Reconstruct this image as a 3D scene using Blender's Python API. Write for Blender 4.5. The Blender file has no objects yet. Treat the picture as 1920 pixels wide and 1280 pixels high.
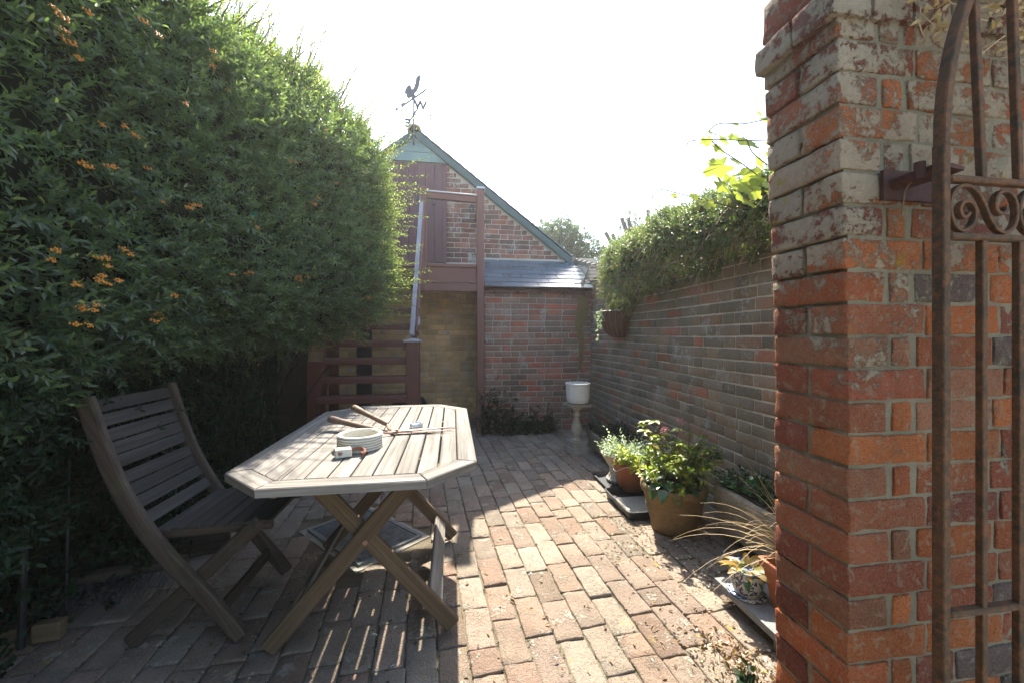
import bpy, math, random
import numpy as np
from mathutils import Vector, Matrix, noise
random.seed(7); RNG = np.random.default_rng(11)
R = math.radians
SC = bpy.context.scene; COL = SC.collection
# ---------------------------------------------------------------- camera, sky, sun, exposure
YAW = R(8.5); CAMH = 1.21; FPX = 747.0
cam = bpy.data.cameras.new("camera"); camo = bpy.data.objects.new("camera", cam); COL.objects.link(camo)
camo.location = (0, 0, CAMH); camo.rotation_euler = (R(90), 0, -YAW)
cam.sensor_width = 36; cam.lens = 36*FPX/1920; cam.shift_y = -13/1920
cam.clip_start = .02; cam.clip_end = 500; SC.camera = camo
SUN_AZ = R(6.1); SUN_EL = R(47)
w = bpy.data.worlds.new("World"); SC.world = w; w.use_nodes = True
nt = w.node_tree; bg = nt.nodes["Background"]; sky = nt.nodes.new("ShaderNodeTexSky")
sky.sky_type = 'NISHITA'; sky.sun_disc = False; sky.sun_elevation = SUN_EL; sky.sun_rotation = SUN_AZ
sky.air_density = 1.0; sky.dust_density = 1.2; sky.ozone_density = 1.0
nt.links.new(sky.outputs[0], bg.inputs[0]); bg.inputs[1].default_value = .14
sl = bpy.data.lights.new("sun", 'SUN'); so = bpy.data.objects.new("sun", sl); COL.objects.link(so)
sl.energy = 4.3; sl.angle = R(.55); sl.color = (1, .94, .84)
sd = Vector((math.sin(SUN_AZ)*math.cos(SUN_EL), math.cos(SUN_AZ)*math.cos(SUN_EL), math.sin(SUN_EL)))
so.rotation_euler = sd.to_track_quat('Z', 'Y').to_euler(); so.location = sd*20
SC.view_settings.view_transform = 'Standard'; SC.view_settings.look = 'None'
SC.view_settings.exposure = 2.2; SC.view_settings.gamma = 1; SC.view_settings.use_curve_mapping = False

def depth_px(x, y, z):
    s, c = math.sin(YAW), math.cos(YAW); d = x*s+y*c; l = x*c-y*s
    if d < .05: return -1, 0, 0
    return d, 960+FPX*l/d, 627-FPX*(z-CAMH)/d
def seen(x, y, z, m=120):
    d, a, b = depth_px(x, y, z)
    return d > 0 and -m < a < 1920+m and -m < b < 1280+m

# ---------------------------------------------------------------- object helpers
W = {}
def link(name, mesh, mat=None, parent=None, M=None):
    o = bpy.data.objects.new(name, mesh); COL.objects.link(o)
    M = M.copy() if M is not None else Matrix.Identity(4)
    if mesh is not None and mat is not None and not mesh.materials: mesh.materials.append(mat)
    o.matrix_basis = M
    if parent is not None:
        o.parent = parent; o.matrix_parent_inverse = W[parent.name].inverted()
    W[o.name] = M
    return o
def tag(o, label=None, cat=None, group=None, kind=None):
    if label: o["label"] = label
    if cat: o["category"] = cat
    if group: o["group"] = group
    if kind: o["kind"] = kind
    return o
def thing(name, loc, label, cat, group=None):
    return tag(link(name, None, None, None, Matrix.Translation(Vector(loc))), label, cat, group)
def mkmesh(name, V, F, smooth=False, tint=None):
    m = bpy.data.meshes.new(name); m.from_pydata([tuple(v) for v in V], [], F)
    if smooth: m.polygons.foreach_set("use_smooth", [True]*len(m.polygons))
    a = m.color_attributes.new("tint", 'FLOAT_COLOR', 'POINT')
    arr = np.ones((len(m.vertices), 4), np.float32)
    if tint is not None: arr[:, :3] = np.asarray(tint, np.float32)
    a.data.foreach_set("color", arr.ravel()); m.update()
    return m
def npmesh(name, V, Q, tint, smooth=False):
    V = np.asarray(V, np.float32); Q = np.asarray(Q, np.int32); k = Q.shape[1]
    m = bpy.data.meshes.new(name); m.vertices.add(len(V)); m.vertices.foreach_set("co", V.ravel())
    m.loops.add(Q.size); m.loops.foreach_set("vertex_index", Q.ravel())
    m.polygons.add(len(Q)); m.polygons.foreach_set("loop_start", np.arange(0, Q.size, k, dtype=np.int32))
    m.update(calc_edges=True)
    if smooth: m.polygons.foreach_set("use_smooth", np.ones(len(Q), bool))
    a = m.color_attributes.new("tint", 'FLOAT_COLOR', 'POINT')
    arr = np.ones((len(V), 4), np.float32); arr[:, :3] = tint; a.data.foreach_set("color", arr.ravel())
    return m

class MB:
    def __init__(s): s.V = []; s.F = []; s.T = []
    def add(s, V, F, t=(1, 1, 1)):
        n = len(s.V); s.V += [tuple(v) for v in V]; s.F += [tuple(i+n for i in f) for f in F]; s.T += [t]*len(V); return s
    def mesh(s, name, smooth=False): return mkmesh(name, s.V, s.F, smooth, s.T)
    def build(s, name, mat, parent=None, smooth=False, M=None): return link(name, s.mesh(name, smooth), mat, parent, M)
    def box(s, a, b, t=(1, 1, 1)):
        x0, y0, z0 = a; x1, y1, z1 = b
        V = [(x0,y0,z0),(x1,y0,z0),(x1,y1,z0),(x0,y1,z0),(x0,y0,z1),(x1,y0,z1),(x1,y1,z1),(x0,y1,z1)]
        return s.add(V, [(0,3,2,1),(4,5,6,7),(0,1,5,4),(1,2,6,5),(2,3,7,6),(3,0,4,7)], t)
    def prism(s, poly, z0, z1, axis=2, t=(1, 1, 1)):
        n = len(poly)
        def P(a, b, c): return (a, b, c) if axis == 2 else ((a, c, b) if axis == 1 else (c, a, b))
        V = [P(a, b, z0) for a, b in poly]+[P(a, b, z1) for a, b in poly]
        F = [tuple(range(n-1, -1, -1)), tuple(range(n, 2*n))]+[(i, (i+1) % n, (i+1) % n+n, i+n) for i in range(n)]
        return s.add(V, F, t)
    def tube(s, pts, rad, seg=8, caps=True, t=(1, 1, 1), sq=None):
        pts = [Vector(p) for p in pts]; n = len(pts)
        if not isinstance(rad, (list, tuple)): rad = [rad]*n
        V = []; F = []; prev = None
        for i, p in enumerate(pts):
            d = (pts[min(i+1, n-1)]-pts[max(i-1, 0)]).normalized()
            if prev is None:
                a = Vector((0, 0, 1)) if abs(d.z) < .9 else Vector((1, 0, 0)); u = d.cross(a).normalized()
            else:
                u = (prev-d*prev.dot(d)).normalized()
            prev = u; v = d.cross(u)
            for k in range(seg):
                an = 2*math.pi*(k+.5)/seg
                V.append(p+(u*math.cos(an)+v*math.sin(an))*rad[i])
        for i in range(n-1):
            for k in range(seg):
                a = i*seg+k; b = i*seg+(k+1) % seg
                F.append((a, b, b+seg, a+seg))
        if caps: F += [tuple(range(seg-1, -1, -1)), tuple((n-1)*seg+k for k in range(seg))]
        return s.add(V, F, t)
    def lathe(s, prof, seg=24, c=(0, 0, 0), fl=0, t=(1, 1, 1), jit=0):
        V = []; F = []; n = len(prof)
        for r, z in prof:
            for k in range(seg):
                a = 2*math.pi*k/seg; rr = r*(1+fl*math.cos(a*seg/2))
                j = 1+jit*noise.noise(Vector((math.cos(a)*2, math.sin(a)*2, z*9)))
                V.append((c[0]+rr*j*math.cos(a), c[1]+rr*j*math.sin(a), c[2]+z))
        for i in range(n-1):
            for k in range(seg):
                a = i*seg+k; b = i*seg+(k+1) % seg; F.append((a, b, b+seg, a+seg))
        F += [tuple(range(seg-1, -1, -1)), tuple((n-1)*seg+k for k in range(seg))]
        return s.add(V, F, t)
    def ball(s, c, r, t=(1, 1, 1)):
        G = (1+5**.5)/2
        v = [Vector(q).normalized()*r+Vector(c) for q in [(-1,G,0),(1,G,0),(-1,-G,0),(1,-G,0),(0,-1,G),(0,1,G),(0,-1,-G),(0,1,-G),(G,0,-1),(G,0,1),(-G,0,-1),(-G,0,1)]]
        f = [(0,11,5),(0,5,1),(0,1,7),(0,7,10),(0,10,11),(1,5,9),(5,11,4),(11,10,2),(10,7,6),(7,1,8),(3,9,4),(3,4,2),(3,2,6),(3,6,8),(3,8,9),(4,9,5),(2,4,11),(6,2,10),(8,6,7),(9,8,1)]
        return s.add(v, f, t)

def frame(p0, p1, up=(0, 0, 1)):
    p0 = Vector(p0); p1 = Vector(p1); x = (p1-p0).normalized(); u = Vector(up)
    if abs(x.dot(u)) > .98: u = Vector((0, 1, 0))
    y = u.cross(x).normalized(); z = x.cross(y)
    M = Matrix((x, y, z)).transposed().to_4x4(); M.translation = p0
    return M, (p1-p0).length
def beam_vf(L, w, h, c):
    def ring(x, i):
        a, b = w/2-i, h/2-i
        return [(x,-a+c,-b),(x,a-c,-b),(x,a,-b+c),(x,a,b-c),(x,a-c,b),(x,-a+c,b),(x,-a,b-c),(x,-a,-b+c)]
    V = ring(0, c*.7)+ring(c, 0)+ring(L-c, 0)+ring(L, c*.7)
    F = [tuple(range(7, -1, -1)), tuple(range(24, 32))]
    for i in range(3):
        for k in range(8): F.append((i*8+k, i*8+(k+1) % 8, (i+1)*8+(k+1) % 8, (i+1)*8+k))
    return V, F
def beam(name, p0, p1, w, h, mat, parent=None, up=(0, 0, 1), c=.003):
    M, L = frame(p0, p1, up); V, F = beam_vf(L, w, h, min(c, w*.3, h*.3))
    return link(name, mkmesh(name, V, F), mat, parent, M)
def slab(name, poly, z0, z1, mat, parent, direction=(1, 0), c=0):
    """polygon prism in xy with the grain (local x) along direction"""
    d = Vector((direction[0], direction[1], 0)).normalized(); a = math.atan2(d.y, d.x)
    cx = sum(p[0] for p in poly)/len(poly); cy = sum(p[1] for p in poly)/len(poly)
    M = Matrix.Translation((cx, cy, 0)) @ Matrix.Rotation(a, 4, 'Z'); I = M.inverted()
    P = [I @ Vector((p[0], p[1], 0)) for p in poly]; m = MB()
    if c:
        n = len(P); cen = Vector((0, 0, 0)); ins = []
        for p in P:
            v = (cen-p); ins.append(p+Vector((c*1.2*np.sign(v.x), c*1.2*np.sign(v.y), 0)))
        V = [(p.x, p.y, z0) for p in P]+[(p.x, p.y, z1-c) for p in P]+[(p.x, p.y, z1) for p in ins]
        F = [tuple(range(n-1, -1, -1)), tuple(range(2*n, 3*n))]
        for r_ in (0, 1): F += [(r_*n+i, r_*n+(i+1) % n, (r_+1)*n+(i+1) % n, (r_+1)*n+i) for i in range(n)]
        m.add(V, F)
    else: m.prism([(p.x, p.y) for p in P], z0, z1)
    return m.build(name, mat, parent, M=M)
def sweep(name, pts, w, t, mat, parent, c=.004):
    """curved bar in an x-z plane: pts are Vectors with equal y; w across y, t in the plane"""
    V = []; F = []; n = len(pts)
    for i, p in enumerate(pts):
        d = (pts[min(i+1, n-1)]-pts[max(i-1, 0)]).normalized(); nn = Vector((-d.z, 0, d.x))
        tt = t*(1 if 0 < i < n-1 else .86)
        for a, b in [(-1,-1+.25),(-1+.25,-1),(1-.25,-1),(1,-1+.25),(1,1-.25),(1-.25,1),(-1+.25,1),(-1,1-.25)]:
            V.append(p+Vector((0, a*w/2, 0))+nn*b*tt/2)
    for i in range(n-1):
        for k in range(8): F.append((i*8+k, i*8+(k+1) % 8, (i+1)*8+(k+1) % 8, (i+1)*8+k))
    F += [tuple(range(7, -1, -1)), tuple((n-1)*8+k for k in range(8))]
    M, _ = frame(pts[0], pts[-1]); I = M.inverted()
    return link(name, mkmesh(name, [I @ v for v in V], F), mat, parent, M)
def smoothpts(P, k=4):
    P = [Vector(p) for p in P]; out = []
    for i in range(len(P)-1):
        a = P[max(i-1, 0)]; b = P[i]; c = P[i+1]; d = P[min(i+2, len(P)-1)]
        for j in range(k):
            t = j/k
            out.append(.5*((2*b)+(c-a)*t+(2*a-5*b+4*c-d)*t*t+(3*b-3*c+d-a)*t**3))
    return out+[P[-1]]

def rbrick(L, D, H, r, nx, ny, nz, jit, seed, bow=.0):
    """worn brick: rounded, slightly uneven box centred on the origin"""
    def coords(L, n):
        e = min(r*1.1, L*.3); return [-L/2, -L/2+e]+[-L/2+e+(L-2*e)*i/n for i in range(1, n)]+[L/2-e, L/2]
    X, Y, Z = coords(L, nx), coords(D, ny), coords(H, nz); idx = {}; V = []; F = []
    o = Vector((seed*3.1, seed*1.7, seed*.9))
    def vid(i, j, k):
        if (i, j, k) in idx: return idx[(i, j, k)]
        p = Vector((X[i], Y[j], Z[k])); q = Vector((max(-L/2+r, min(L/2-r, p.x)), max(-D/2+r, min(D/2-r, p.y)), max(-H/2+r, min(H/2-r, p.z))))
        d = p-q
        if d.length > 1e-6: p = q+d.normalized()*r
        nn = noise.noise_vector(p*22+o)*jit+noise.noise_vector(p*60+o)*jit*.5
        p = p+nn; idx[(i, j, k)] = len(V); V.append(p); return len(V)-1
    a, b, c = len(X)-1, len(Y)-1, len(Z)-1
    for i in range(a):
        for j in range(b):
            F.append((vid(i,j,c), vid(i+1,j,c), vid(i+1,j+1,c), vid(i,j+1,c)))
            F.append((vid(i,j,0), vid(i,j+1,0), vid(i+1,j+1,0), vid(i+1,j,0)))
    for i in range(a):
        for k in range(c):
            F.append((vid(i,0,k), vid(i+1,0,k), vid(i+1,0,k+1), vid(i,0,k+1)))
            F.append((vid(i,b,k), vid(i,b,k+1), vid(i+1,b,k+1), vid(i+1,b,k)))
    for j in range(b):
        for k in range(c):
            F.append((vid(0,j,k), vid(0,j,k+1), vid(0,j+1,k+1), vid(0,j+1,k)))
            F.append((vid(a,j,k), vid(a,j+1,k), vid(a,j+1,k+1), vid(a,j,k+1)))
    return V, F

# ---------------------------------------------------------------- materials
class NT:
    def __init__(s, name):
        s.m = bpy.data.materials.new(name); s.m.use_nodes = True; s.t = s.m.node_tree
        s.b = s.t.nodes["Principled BSDF"]; s.out = s.t.nodes["Material Output"]
    def n(s, ty, **kw):
        nd = s.t.nodes.new(ty)
        for k, v in kw.items():
            if k.startswith('_'): setattr(nd, k[1:], v)
        for k, v in kw.items():
            if not k.startswith('_'): s.set(nd, k, v)
        return nd
    def set(s, nd, k, v):
        k = int(k[1:]) if (k[0] == 'i' and k[1:].isdigit()) else k.replace('__', ' ')
        inp = nd.inputs[k]
        if hasattr(v, 'is_linked') or isinstance(v, bpy.types.NodeSocket): s.t.links.new(v, inp)
        else: inp.default_value = v
    def pos(s): return s.n("ShaderNodeNewGeometry").outputs['Position']
    def obj(s, sc=(1, 1, 1)):
        tc = s.n("ShaderNodeTexCoord"); oi = s.n("ShaderNodeObjectInfo")
        off = s.n("ShaderNodeVectorMath", _operation='SCALE', i0=(31, 17, 23)); s.t.links.new(oi.outputs['Random'], off.inputs['Scale'])
        ad = s.n("ShaderNodeVectorMath", _operation='ADD', i0=tc.outputs['Object'], i1=off.outputs[0])
        return s.n("ShaderNodeMapping", i0=ad.outputs[0], Scale=sc).outputs[0]
    def noise(s, vec, scale, det=4, rough=.55, dist=0):
        return s.n("ShaderNodeTexNoise", Vector=vec, Scale=scale, Detail=det, Roughness=rough, Distortion=dist).outputs['Fac']
    def ramp(s, fac, *stops, interp='LINEAR'):
        r_ = s.n("ShaderNodeValToRGB", Fac=fac); cr = r_.color_ramp; cr.interpolation = interp
        while len(cr.elements) < len(stops): cr.elements.new(.5)
        for e, (p, c) in zip(cr.elements, stops):
            e.position = p; e.color = c if len(c) == 4 else (*c, 1)
        return r_.outputs[0]
    def mr(s, v, a, b, c=0, d=1):
        return s.n("ShaderNodeMapRange", Value=v, i1=a, i2=b, i3=c, i4=d).outputs[0]
    def math(s, op, a, b=0.): return s.n("ShaderNodeMath", _operation=op, i0=a, i1=b).outputs[0]
    def mix(s, f, a, b, mode='MIX'):
        nd = s.n("ShaderNodeMix", _data_type='RGBA', _blend_type=mode)
        s.set(nd, 'i0', f); s.set(nd, 'i6', a if not isinstance(a, tuple) else (*a[:3], 1)); s.set(nd, 'i7', b if not isinstance(b, tuple) else (*b[:3], 1))
        return nd.outputs[2]
    def bump(s, h, st=.3, d=.01, nrm=None):
        b = s.n("ShaderNodeBump", Strength=st, Distance=d, Height=h)
        if nrm is not None: s.t.links.new(nrm, b.inputs['Normal'])
        s.t.links.new(b.outputs[0], s.b.inputs['Normal']); return b.outputs[0]
    def fin(s, col, rough=.85, metal=0, spec=.3):
        s.set(s.b, 'Base__Color', col if not isinstance(col, tuple) else (*col[:3], 1))
        s.set(s.b, 'Roughness', rough); s.b.inputs['Metallic'].default_value = metal
        s.b.inputs['Specular IOR Level'].default_value = spec
        return s.m
def tintcol(N):
    oi = N.n("ShaderNodeObjectInfo"); at = N.n("ShaderNodeAttribute", _attribute_name="tint")
    return N.mix(1., oi.outputs['Color'], at.outputs['Color'], 'MULTIPLY')

SMS = 16
def brick_mat(name, lichen=.5, lcol=(.55,.53,.48), lscale=28, grime=.5, bump=.5, zl=None, yellow=0, mort=(.33,.29,.22), speck=.0, moss=0, smear=0):
    N = NT(name); p = N.pos(); base = tintcol(N)
    n1 = N.noise(p, 9, 5, .6); n2 = N.noise(p, 70, 6, .7)
    c = N.mix(N.mr(n1, .3, .7, 0, .38), base, N.mix(1., base, (.55,.5,.52), 'MULTIPLY'))
    c = N.mix(N.mr(n2, .35, .75, 0, .45), c, N.mix(1., c, (1.35,1.3,1.2), 'MULTIPLY'))
    n3 = N.noise(p, 24, 5, .7, .6); c = N.mix(N.mr(n3, .50, .62, 0, .28), c, N.mix(.45, N.mix(1., c, (.6,.6,.62), 'MULTIPLY'), mort)); gr = N.noise(p, 230, 3, .7)
    c = N.mix(N.mr(gr, .50, .66, 0, .7), c, N.mix(1., c, (.42,.4,.4), 'MULTIPLY')); c = N.mix(N.mr(gr, .48, .34, 0, .35), c, N.mix(.3, c, lcol))
    # mortar smeared over the arrises and the faces
    nm = N.noise(p, 34 if smear else 16, 7, .72, .4); c = N.mix(N.mr(nm, .58-smear, .64-smear, 0, .55*min(1, lichen*1.3)), c, mort)
    l1 = N.noise(p, lscale, 7, .75, .3); l2 = N.noise(p, lscale*.16, 3, .5)
    th = N.math('ADD', l1, N.math('MULTIPLY', N.math('SUBTRACT', l2, .5), .9))
    if zl:
        z = N.n("ShaderNodeSeparateXYZ", i0=p).outputs['Z']
        th = N.math('ADD', th, N.mr(z, zl[0], zl[1], -.22, .13))
    lm = N.mr(th, .66-.16*lichen, .74-.16*lichen, 0, .85)
    lc = N.mix(N.noise(p, 90, 3), lcol, tuple(v*.62 for v in lcol))
    c = N.mix(lm, c, lc)
    if yellow:
        yn = N.math('MULTIPLY', N.mr(N.noise(p, 13, 6, .7), .62, .66), N.mr(N.noise(p, 3.1, 2), .5-.1*yellow, .62-.1*yellow))
        if zl: yn = N.math('MULTIPLY', yn, N.math('MULTIPLY', N.mr(z, 1.15, 1.4), N.mr(z, 1.95, 1.75)))
        c = N.mix(N.math('MULTIPLY', yn, .85), c, (.42,.33,.05))
    if moss:
        mn = N.math('MULTIPLY', N.mr(N.noise(p, 2.2, 3), .46, .62), N.mr(n2, .3, .7))
        c = N.mix(N.math('MULTIPLY', mn, moss), c, (.075,.085,.045))
    g = N.noise(p, 3.5, 4, .6); c = N.mix(N.mr(g, .42, .72, 0, grime), c, N.mix(1., c, (.45,.43,.42), 'MULTIPLY'))
    pit = N.noise(p, 180, 3, .6)
    h = N.math('ADD', N.math('MULTIPLY', n2, .7), N.math('ADD', N.math('MULTIPLY', pit, .3), N.math('MULTIPLY', lm, .18)))
    h = N.math('ADD', h, N.math('MULTIPLY', gr, .5)); N.bump(h, bump*1.5, .008)
    return N.fin(c, .95, 0, .12)
def mortar_mat(name, col=(.36,.33,.26), grime=.6, bump=.6):
    N = NT(name); p = N.pos(); n = N.noise(p, 120, 5, .7); g = N.noise(p, 7, 4)
    c = N.mix(N.mr(n, .3, .7, 0, .5), col, tuple(v*.6 for v in col))
    c = N.mix(N.mr(g, .4, .7, 0, grime), c, tuple(v*.35 for v in col)); N.bump(n, bump, .008)
    return N.fin(c, .95, 0, .1)
def wood_mat(name, c1, c2, c3, grain=60, bump=.35, rough=.8, stain=0, scol=(.1,.12,.05)):
    N = NT(name); v = N.obj((1.6, grain, grain)); g = N.noise(v, 1.0, 6, .65, .35)
    v2 = N.obj((1, 4, 4)); b = N.noise(v2, 3.0, 4, .6)
    c = N.ramp(g, (.25, c2), (.5, c1), (.72, c3)); c = N.mix(N.mr(b, .35, .75, 0, .5), c, c2)
    oi = N.n("ShaderNodeObjectInfo"); c = N.mix(1., c, N.ramp(oi.outputs['Random'], (0, (.78,.78,.78)), (1, (1.0,1.0,1.0))), 'MULTIPLY')
    if stain: c = N.mix(N.mr(N.noise(N.pos(), 9, 5, .7), .55, .7, 0, stain), c, scol)
    N.bump(g, bump, .006); return N.fin(c, rough, 0, .15)
def paint_mat(name, col, rough=.5, wear=.25, wcol=(.25,.2,.18), bump=.15):
    N = NT(name); v = N.obj((2, 30, 30)); g = N.noise(v, 1.2, 5, .6); f = N.noise(N.pos(), 26, 6, .75)
    c = N.mix(N.mr(g, .3, .7, 0, .45), col, tuple(q*.6 for q in col)); c = N.mix(N.mr(f, .62, .72, 0, wear), c, wcol)
    c = N.mix(N.mr(N.noise(N.pos(), 3, 3), .4, .7, 0, .35), c, tuple(q*.55 for q in col))
    N.bump(g, bump, .004); return N.fin(c, N.mr(f, .3, .7, rough-.1, rough+.2), 0, .4)
def stone_mat(name, c1, c2, sc=40, bump=.6, rough=.9, blot=(.12,.11,.07), bl=.4, spec=.2):
    N = NT(name); p = N.obj(); a = N.noise(p, sc, 6, .7); b = N.noise(p, sc*.15, 4, .6); d = N.noise(p, sc*.5, 5, .7)
    c = N.mix(N.mr(a, .3, .7), c1, c2); c = N.mix(N.mr(b, .45, .7, 0, bl), c, blot); c = N.mix(N.mr(d, .62, .68, 0, bl), c, tuple(min(1, q*1.5) for q in c1)); oi = N.n("ShaderNodeObjectInfo"); c = N.mix(1., c, N.ramp(oi.outputs['Random'], (0, (.72,.72,.74)), (1, (1.1,1.1,1.08))), 'MULTIPLY')
    N.bump(a, bump, .006); return N.fin(c, rough, 0, spec)
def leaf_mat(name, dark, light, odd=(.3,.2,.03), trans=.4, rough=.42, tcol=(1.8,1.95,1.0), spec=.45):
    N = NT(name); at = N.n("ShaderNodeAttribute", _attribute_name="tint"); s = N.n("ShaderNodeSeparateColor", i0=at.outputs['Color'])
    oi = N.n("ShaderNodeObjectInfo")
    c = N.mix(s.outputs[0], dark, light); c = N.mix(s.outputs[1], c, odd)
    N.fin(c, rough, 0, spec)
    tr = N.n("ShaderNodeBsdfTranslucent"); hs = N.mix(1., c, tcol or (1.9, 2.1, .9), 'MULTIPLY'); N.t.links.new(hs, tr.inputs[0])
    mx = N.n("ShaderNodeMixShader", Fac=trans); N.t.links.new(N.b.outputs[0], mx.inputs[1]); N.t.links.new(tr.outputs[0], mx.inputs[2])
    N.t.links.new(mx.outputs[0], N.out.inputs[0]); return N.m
def plain(name, col, rough=.7, metal=0, spec=.3, var=.3, sc=30, bump=.1):
    N = NT(name); a = N.noise(N.obj(), sc, 5, .6); c = N.mix(N.mr(a, .3, .7, 0, var*2), col, tuple(q*.5 for q in col)); N.bump(a, bump, .004)
    return N.fin(c, rough, metal, spec)

M_ = {}
M_['pier_brick'] = brick_mat('old_red_brick_lichen', .69, (.58,.49,.33), 46, .35, 1.2, (.70, 1.60), .9, (.40,.34,.22), smear=.035)
M_['pier_mortar'] = mortar_mat('lime_mortar', (.37,.315,.205), .55, 1.3)
M_['wall_brick'] = brick_mat('weathered_grey_brick', .42, (.50,.47,.40), 40, .35, .6, None, 0, (.36,.33,.27), moss=.5)
M_['wall_mortar'] = mortar_mat('wall_mortar', (.66,.60,.47), .35)
M_['facade_brick'] = brick_mat('facade_brick', .50, (.54,.49,.40), 42, .45, .5, None, .25, (.32,.28,.22))
M_['facade_mortar'] = mortar_mat('facade_mortar', (.52,.48,.40), .3)
M_['gable_brick'] = brick_mat('gable_brick', .08, (.45,.4,.35), 30, .3, .4, None, 0, (.3,.25,.2))
M_['gable_mortar'] = mortar_mat('gable_mortar', (.55,.5,.42), .2)
def tanp():
    N = NT('tan_masonry_paint'); p = N.pos(); a = N.noise(p, 5, 4, .6); b = N.noise(p, 90, 4, .6)
    c = N.mix(N.mr(a, .35, .7, 0, .5), tintcol(N), (.64,.41,.20)); N.bump(b, .25, .004); return N.fin(c, .8, 0, .2)
M_['tan_brick'] = tanp()
M_['tan_mortar'] = mortar_mat('tan_paint_joint', (.60,.39,.19), .1, .3)
M_['paver'] = brick_mat('worn_paver_brick', .50, (.56,.49,.38), 70, .35, 1.1, None, .3, (.40,.34,.26), moss=.25)
M_['bed'] = mortar_mat('sandy_joint_soil', (.20,.165,.11), .7, 1.0)
M_['cement'] = mortar_mat('cement_patch', (.40,.37,.31), .4, .9)
M_['ground'] = mortar_mat('pale_gravel_ground', (.36,.32,.26), .4, 1.0)
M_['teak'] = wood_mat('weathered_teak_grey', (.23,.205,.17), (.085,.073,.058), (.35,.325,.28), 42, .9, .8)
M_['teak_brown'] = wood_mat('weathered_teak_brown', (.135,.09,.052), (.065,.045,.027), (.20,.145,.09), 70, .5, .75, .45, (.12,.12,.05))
M_['teak_dark'] = wood_mat('shade_dark_teak', (.075,.055,.040), (.035,.027,.02), (.11,.085,.065), 70, .5, .75, .3)  # teak darkened so the chair's deep shade is in the colour
M_['teak_back'] = wood_mat('shade_grey_teak_slat', (.050,.045,.038), (.026,.023,.019), (.085,.077,.066), 50, .8, .92)  # far darker than the table teak, shade painted into the slats
M_['maroon'] = paint_mat('maroon_stain', (.125,.042,.030), .45, .15)
M_['maroon_light'] = paint_mat('faded_maroon_stain', (.20,.085,.062), .6, .25)
M_['door'] = paint_mat('plum_door_paint', (.115,.048,.048), .5, .1)
M_['handrail'] = paint_mat('bleached_rail', (.38,.35,.37), .35, .5, (.7,.68,.66), .3)
M_['green_board'] = paint_mat('sage_green_board', (.16,.24,.22), .6, .25, (.3,.33,.3))
M_['green_edge'] = paint_mat('dark_green_bargeboard', (.045,.088,.082), .5, .15, (.2,.25,.22))
M_['slate'] = stone_mat('roof_slate', (.075,.105,.13), (.12,.155,.175), 25, .10, .21, (.10,.10,.07), .2, .8)
M_['coping'] = stone_mat('coping_stone', (.33,.29,.22), (.22,.19,.15), 30, .7, .95, (.14,.12,.09), .5)
M_['terracotta'] = stone_mat('terracotta', (.36,.13,.065), (.28,.10,.05), 30, .2, .75, (.25,.14,.09), .4)
M_['old_pot'] = stone_mat('mossy_old_pot', (.27,.175,.085), (.17,.12,.06), 50, .5, .85, (.11,.10,.045), .7)
M_['trough'] = stone_mat('rough_trough_stone', (.38,.33,.25), (.18,.155,.115), 55, 1.0, .95, (.11,.10,.05), .5)
M_['pale_stone'] = stone_mat('pale_weathered_stone', (.55,.50,.41), (.40,.36,.29), 40, .6, .9, (.20,.18,.11), .4)
M_['white_pot'] = stone_mat('white_fluted_pot', (.66,.66,.62), (.55,.55,.52), 30, .15, .6, (.42,.42,.38), .3)
M_['ring'] = stone_mat('cream_stoneware', (.62,.58,.48), (.50,.46,.37), 50, .4, .8, (.36,.33,.25), .3)
M_['grey_slab'] = stone_mat('grey_slate_slab', (.22,.23,.23), (.14,.15,.15), 30, .4, .7, (.14,.14,.12), .5)
M_['black_plastic'] = plain('black_plastic', (.014,.015,.017), .35, 0, .5, .2)
M_['black_metal'] = plain('black_rod', (.012,.012,.013), .5, 0, .4)
M_['soil'] = mortar_mat('potting_soil', (.055,.04,.028), .5, 1.0)
def iron():
    N = NT('rusty_painted_iron'); p = N.pos(); a = N.noise(p, 60, 6, .7); b = N.noise(p, 12, 4)
    c = N.mix(N.mr(b, .4, .6), (.065,.047,.026), (.12,.066,.032)); c = N.mix(N.mr(a, .46, .60, 0, .85), c, (.20,.085,.035)); f = N.noise(p, 260, 4, .7); c = N.mix(N.mr(f, .5, .7, 0, .6), c, (.03,.022,.016))
    N.bump(N.math('ADD', a, f), .9, .004); return N.fin(c, .8, 0, .2)
M_['iron'] = iron()
M_['rust'] = stone_mat('rusted_bracket', (.12,.045,.028), (.055,.03,.025), 50, .6, .75, (.045,.03,.03), .5)
M_['vane'] = plain('blue_black_vane', (.03,.04,.055), .5, .3, .4)
M_['bark'] = stone_mat('bark', (.085,.065,.045), (.045,.035,.025), 60, .8, .9)
M_['twig'] = plain('green_brown_twig', (.12,.10,.045), .7)
M_['dry'] = leaf_mat('dry_straw', (.42,.28,.13), (.62,.48,.28), (.3,.2,.1), .2, .6)
M_['dead'] = leaf_mat('dead_leaf', (.10,.055,.03), (.30,.19,.09), (.5,.45,.35), .15, .7)
M_['hedge'] = leaf_mat('pyracantha_leaf', (.028,.052,.028), (.098,.135,.052), (.24,.27,.09), .45, .40, (2.3,2.4,1.2))
M_['core'] = plain('painted_inner_shade', (.012,.014,.008), .95, 0, .05)  # near-black colour puts inner shade into cores, trunks and woody fill
M_['ivy'] = leaf_mat('small_ivy_leaf', (.045,.07,.025), (.16,.20,.06), (.22,.10,.04), .35, .45)
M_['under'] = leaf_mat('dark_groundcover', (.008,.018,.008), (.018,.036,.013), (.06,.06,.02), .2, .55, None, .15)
M_['vine'] = leaf_mat('grape_leaf', (.17,.22,.05), (.25,.31,.08), (.4,.16,.07), .62, .5, (2.0,1.9,.8), .3)
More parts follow.
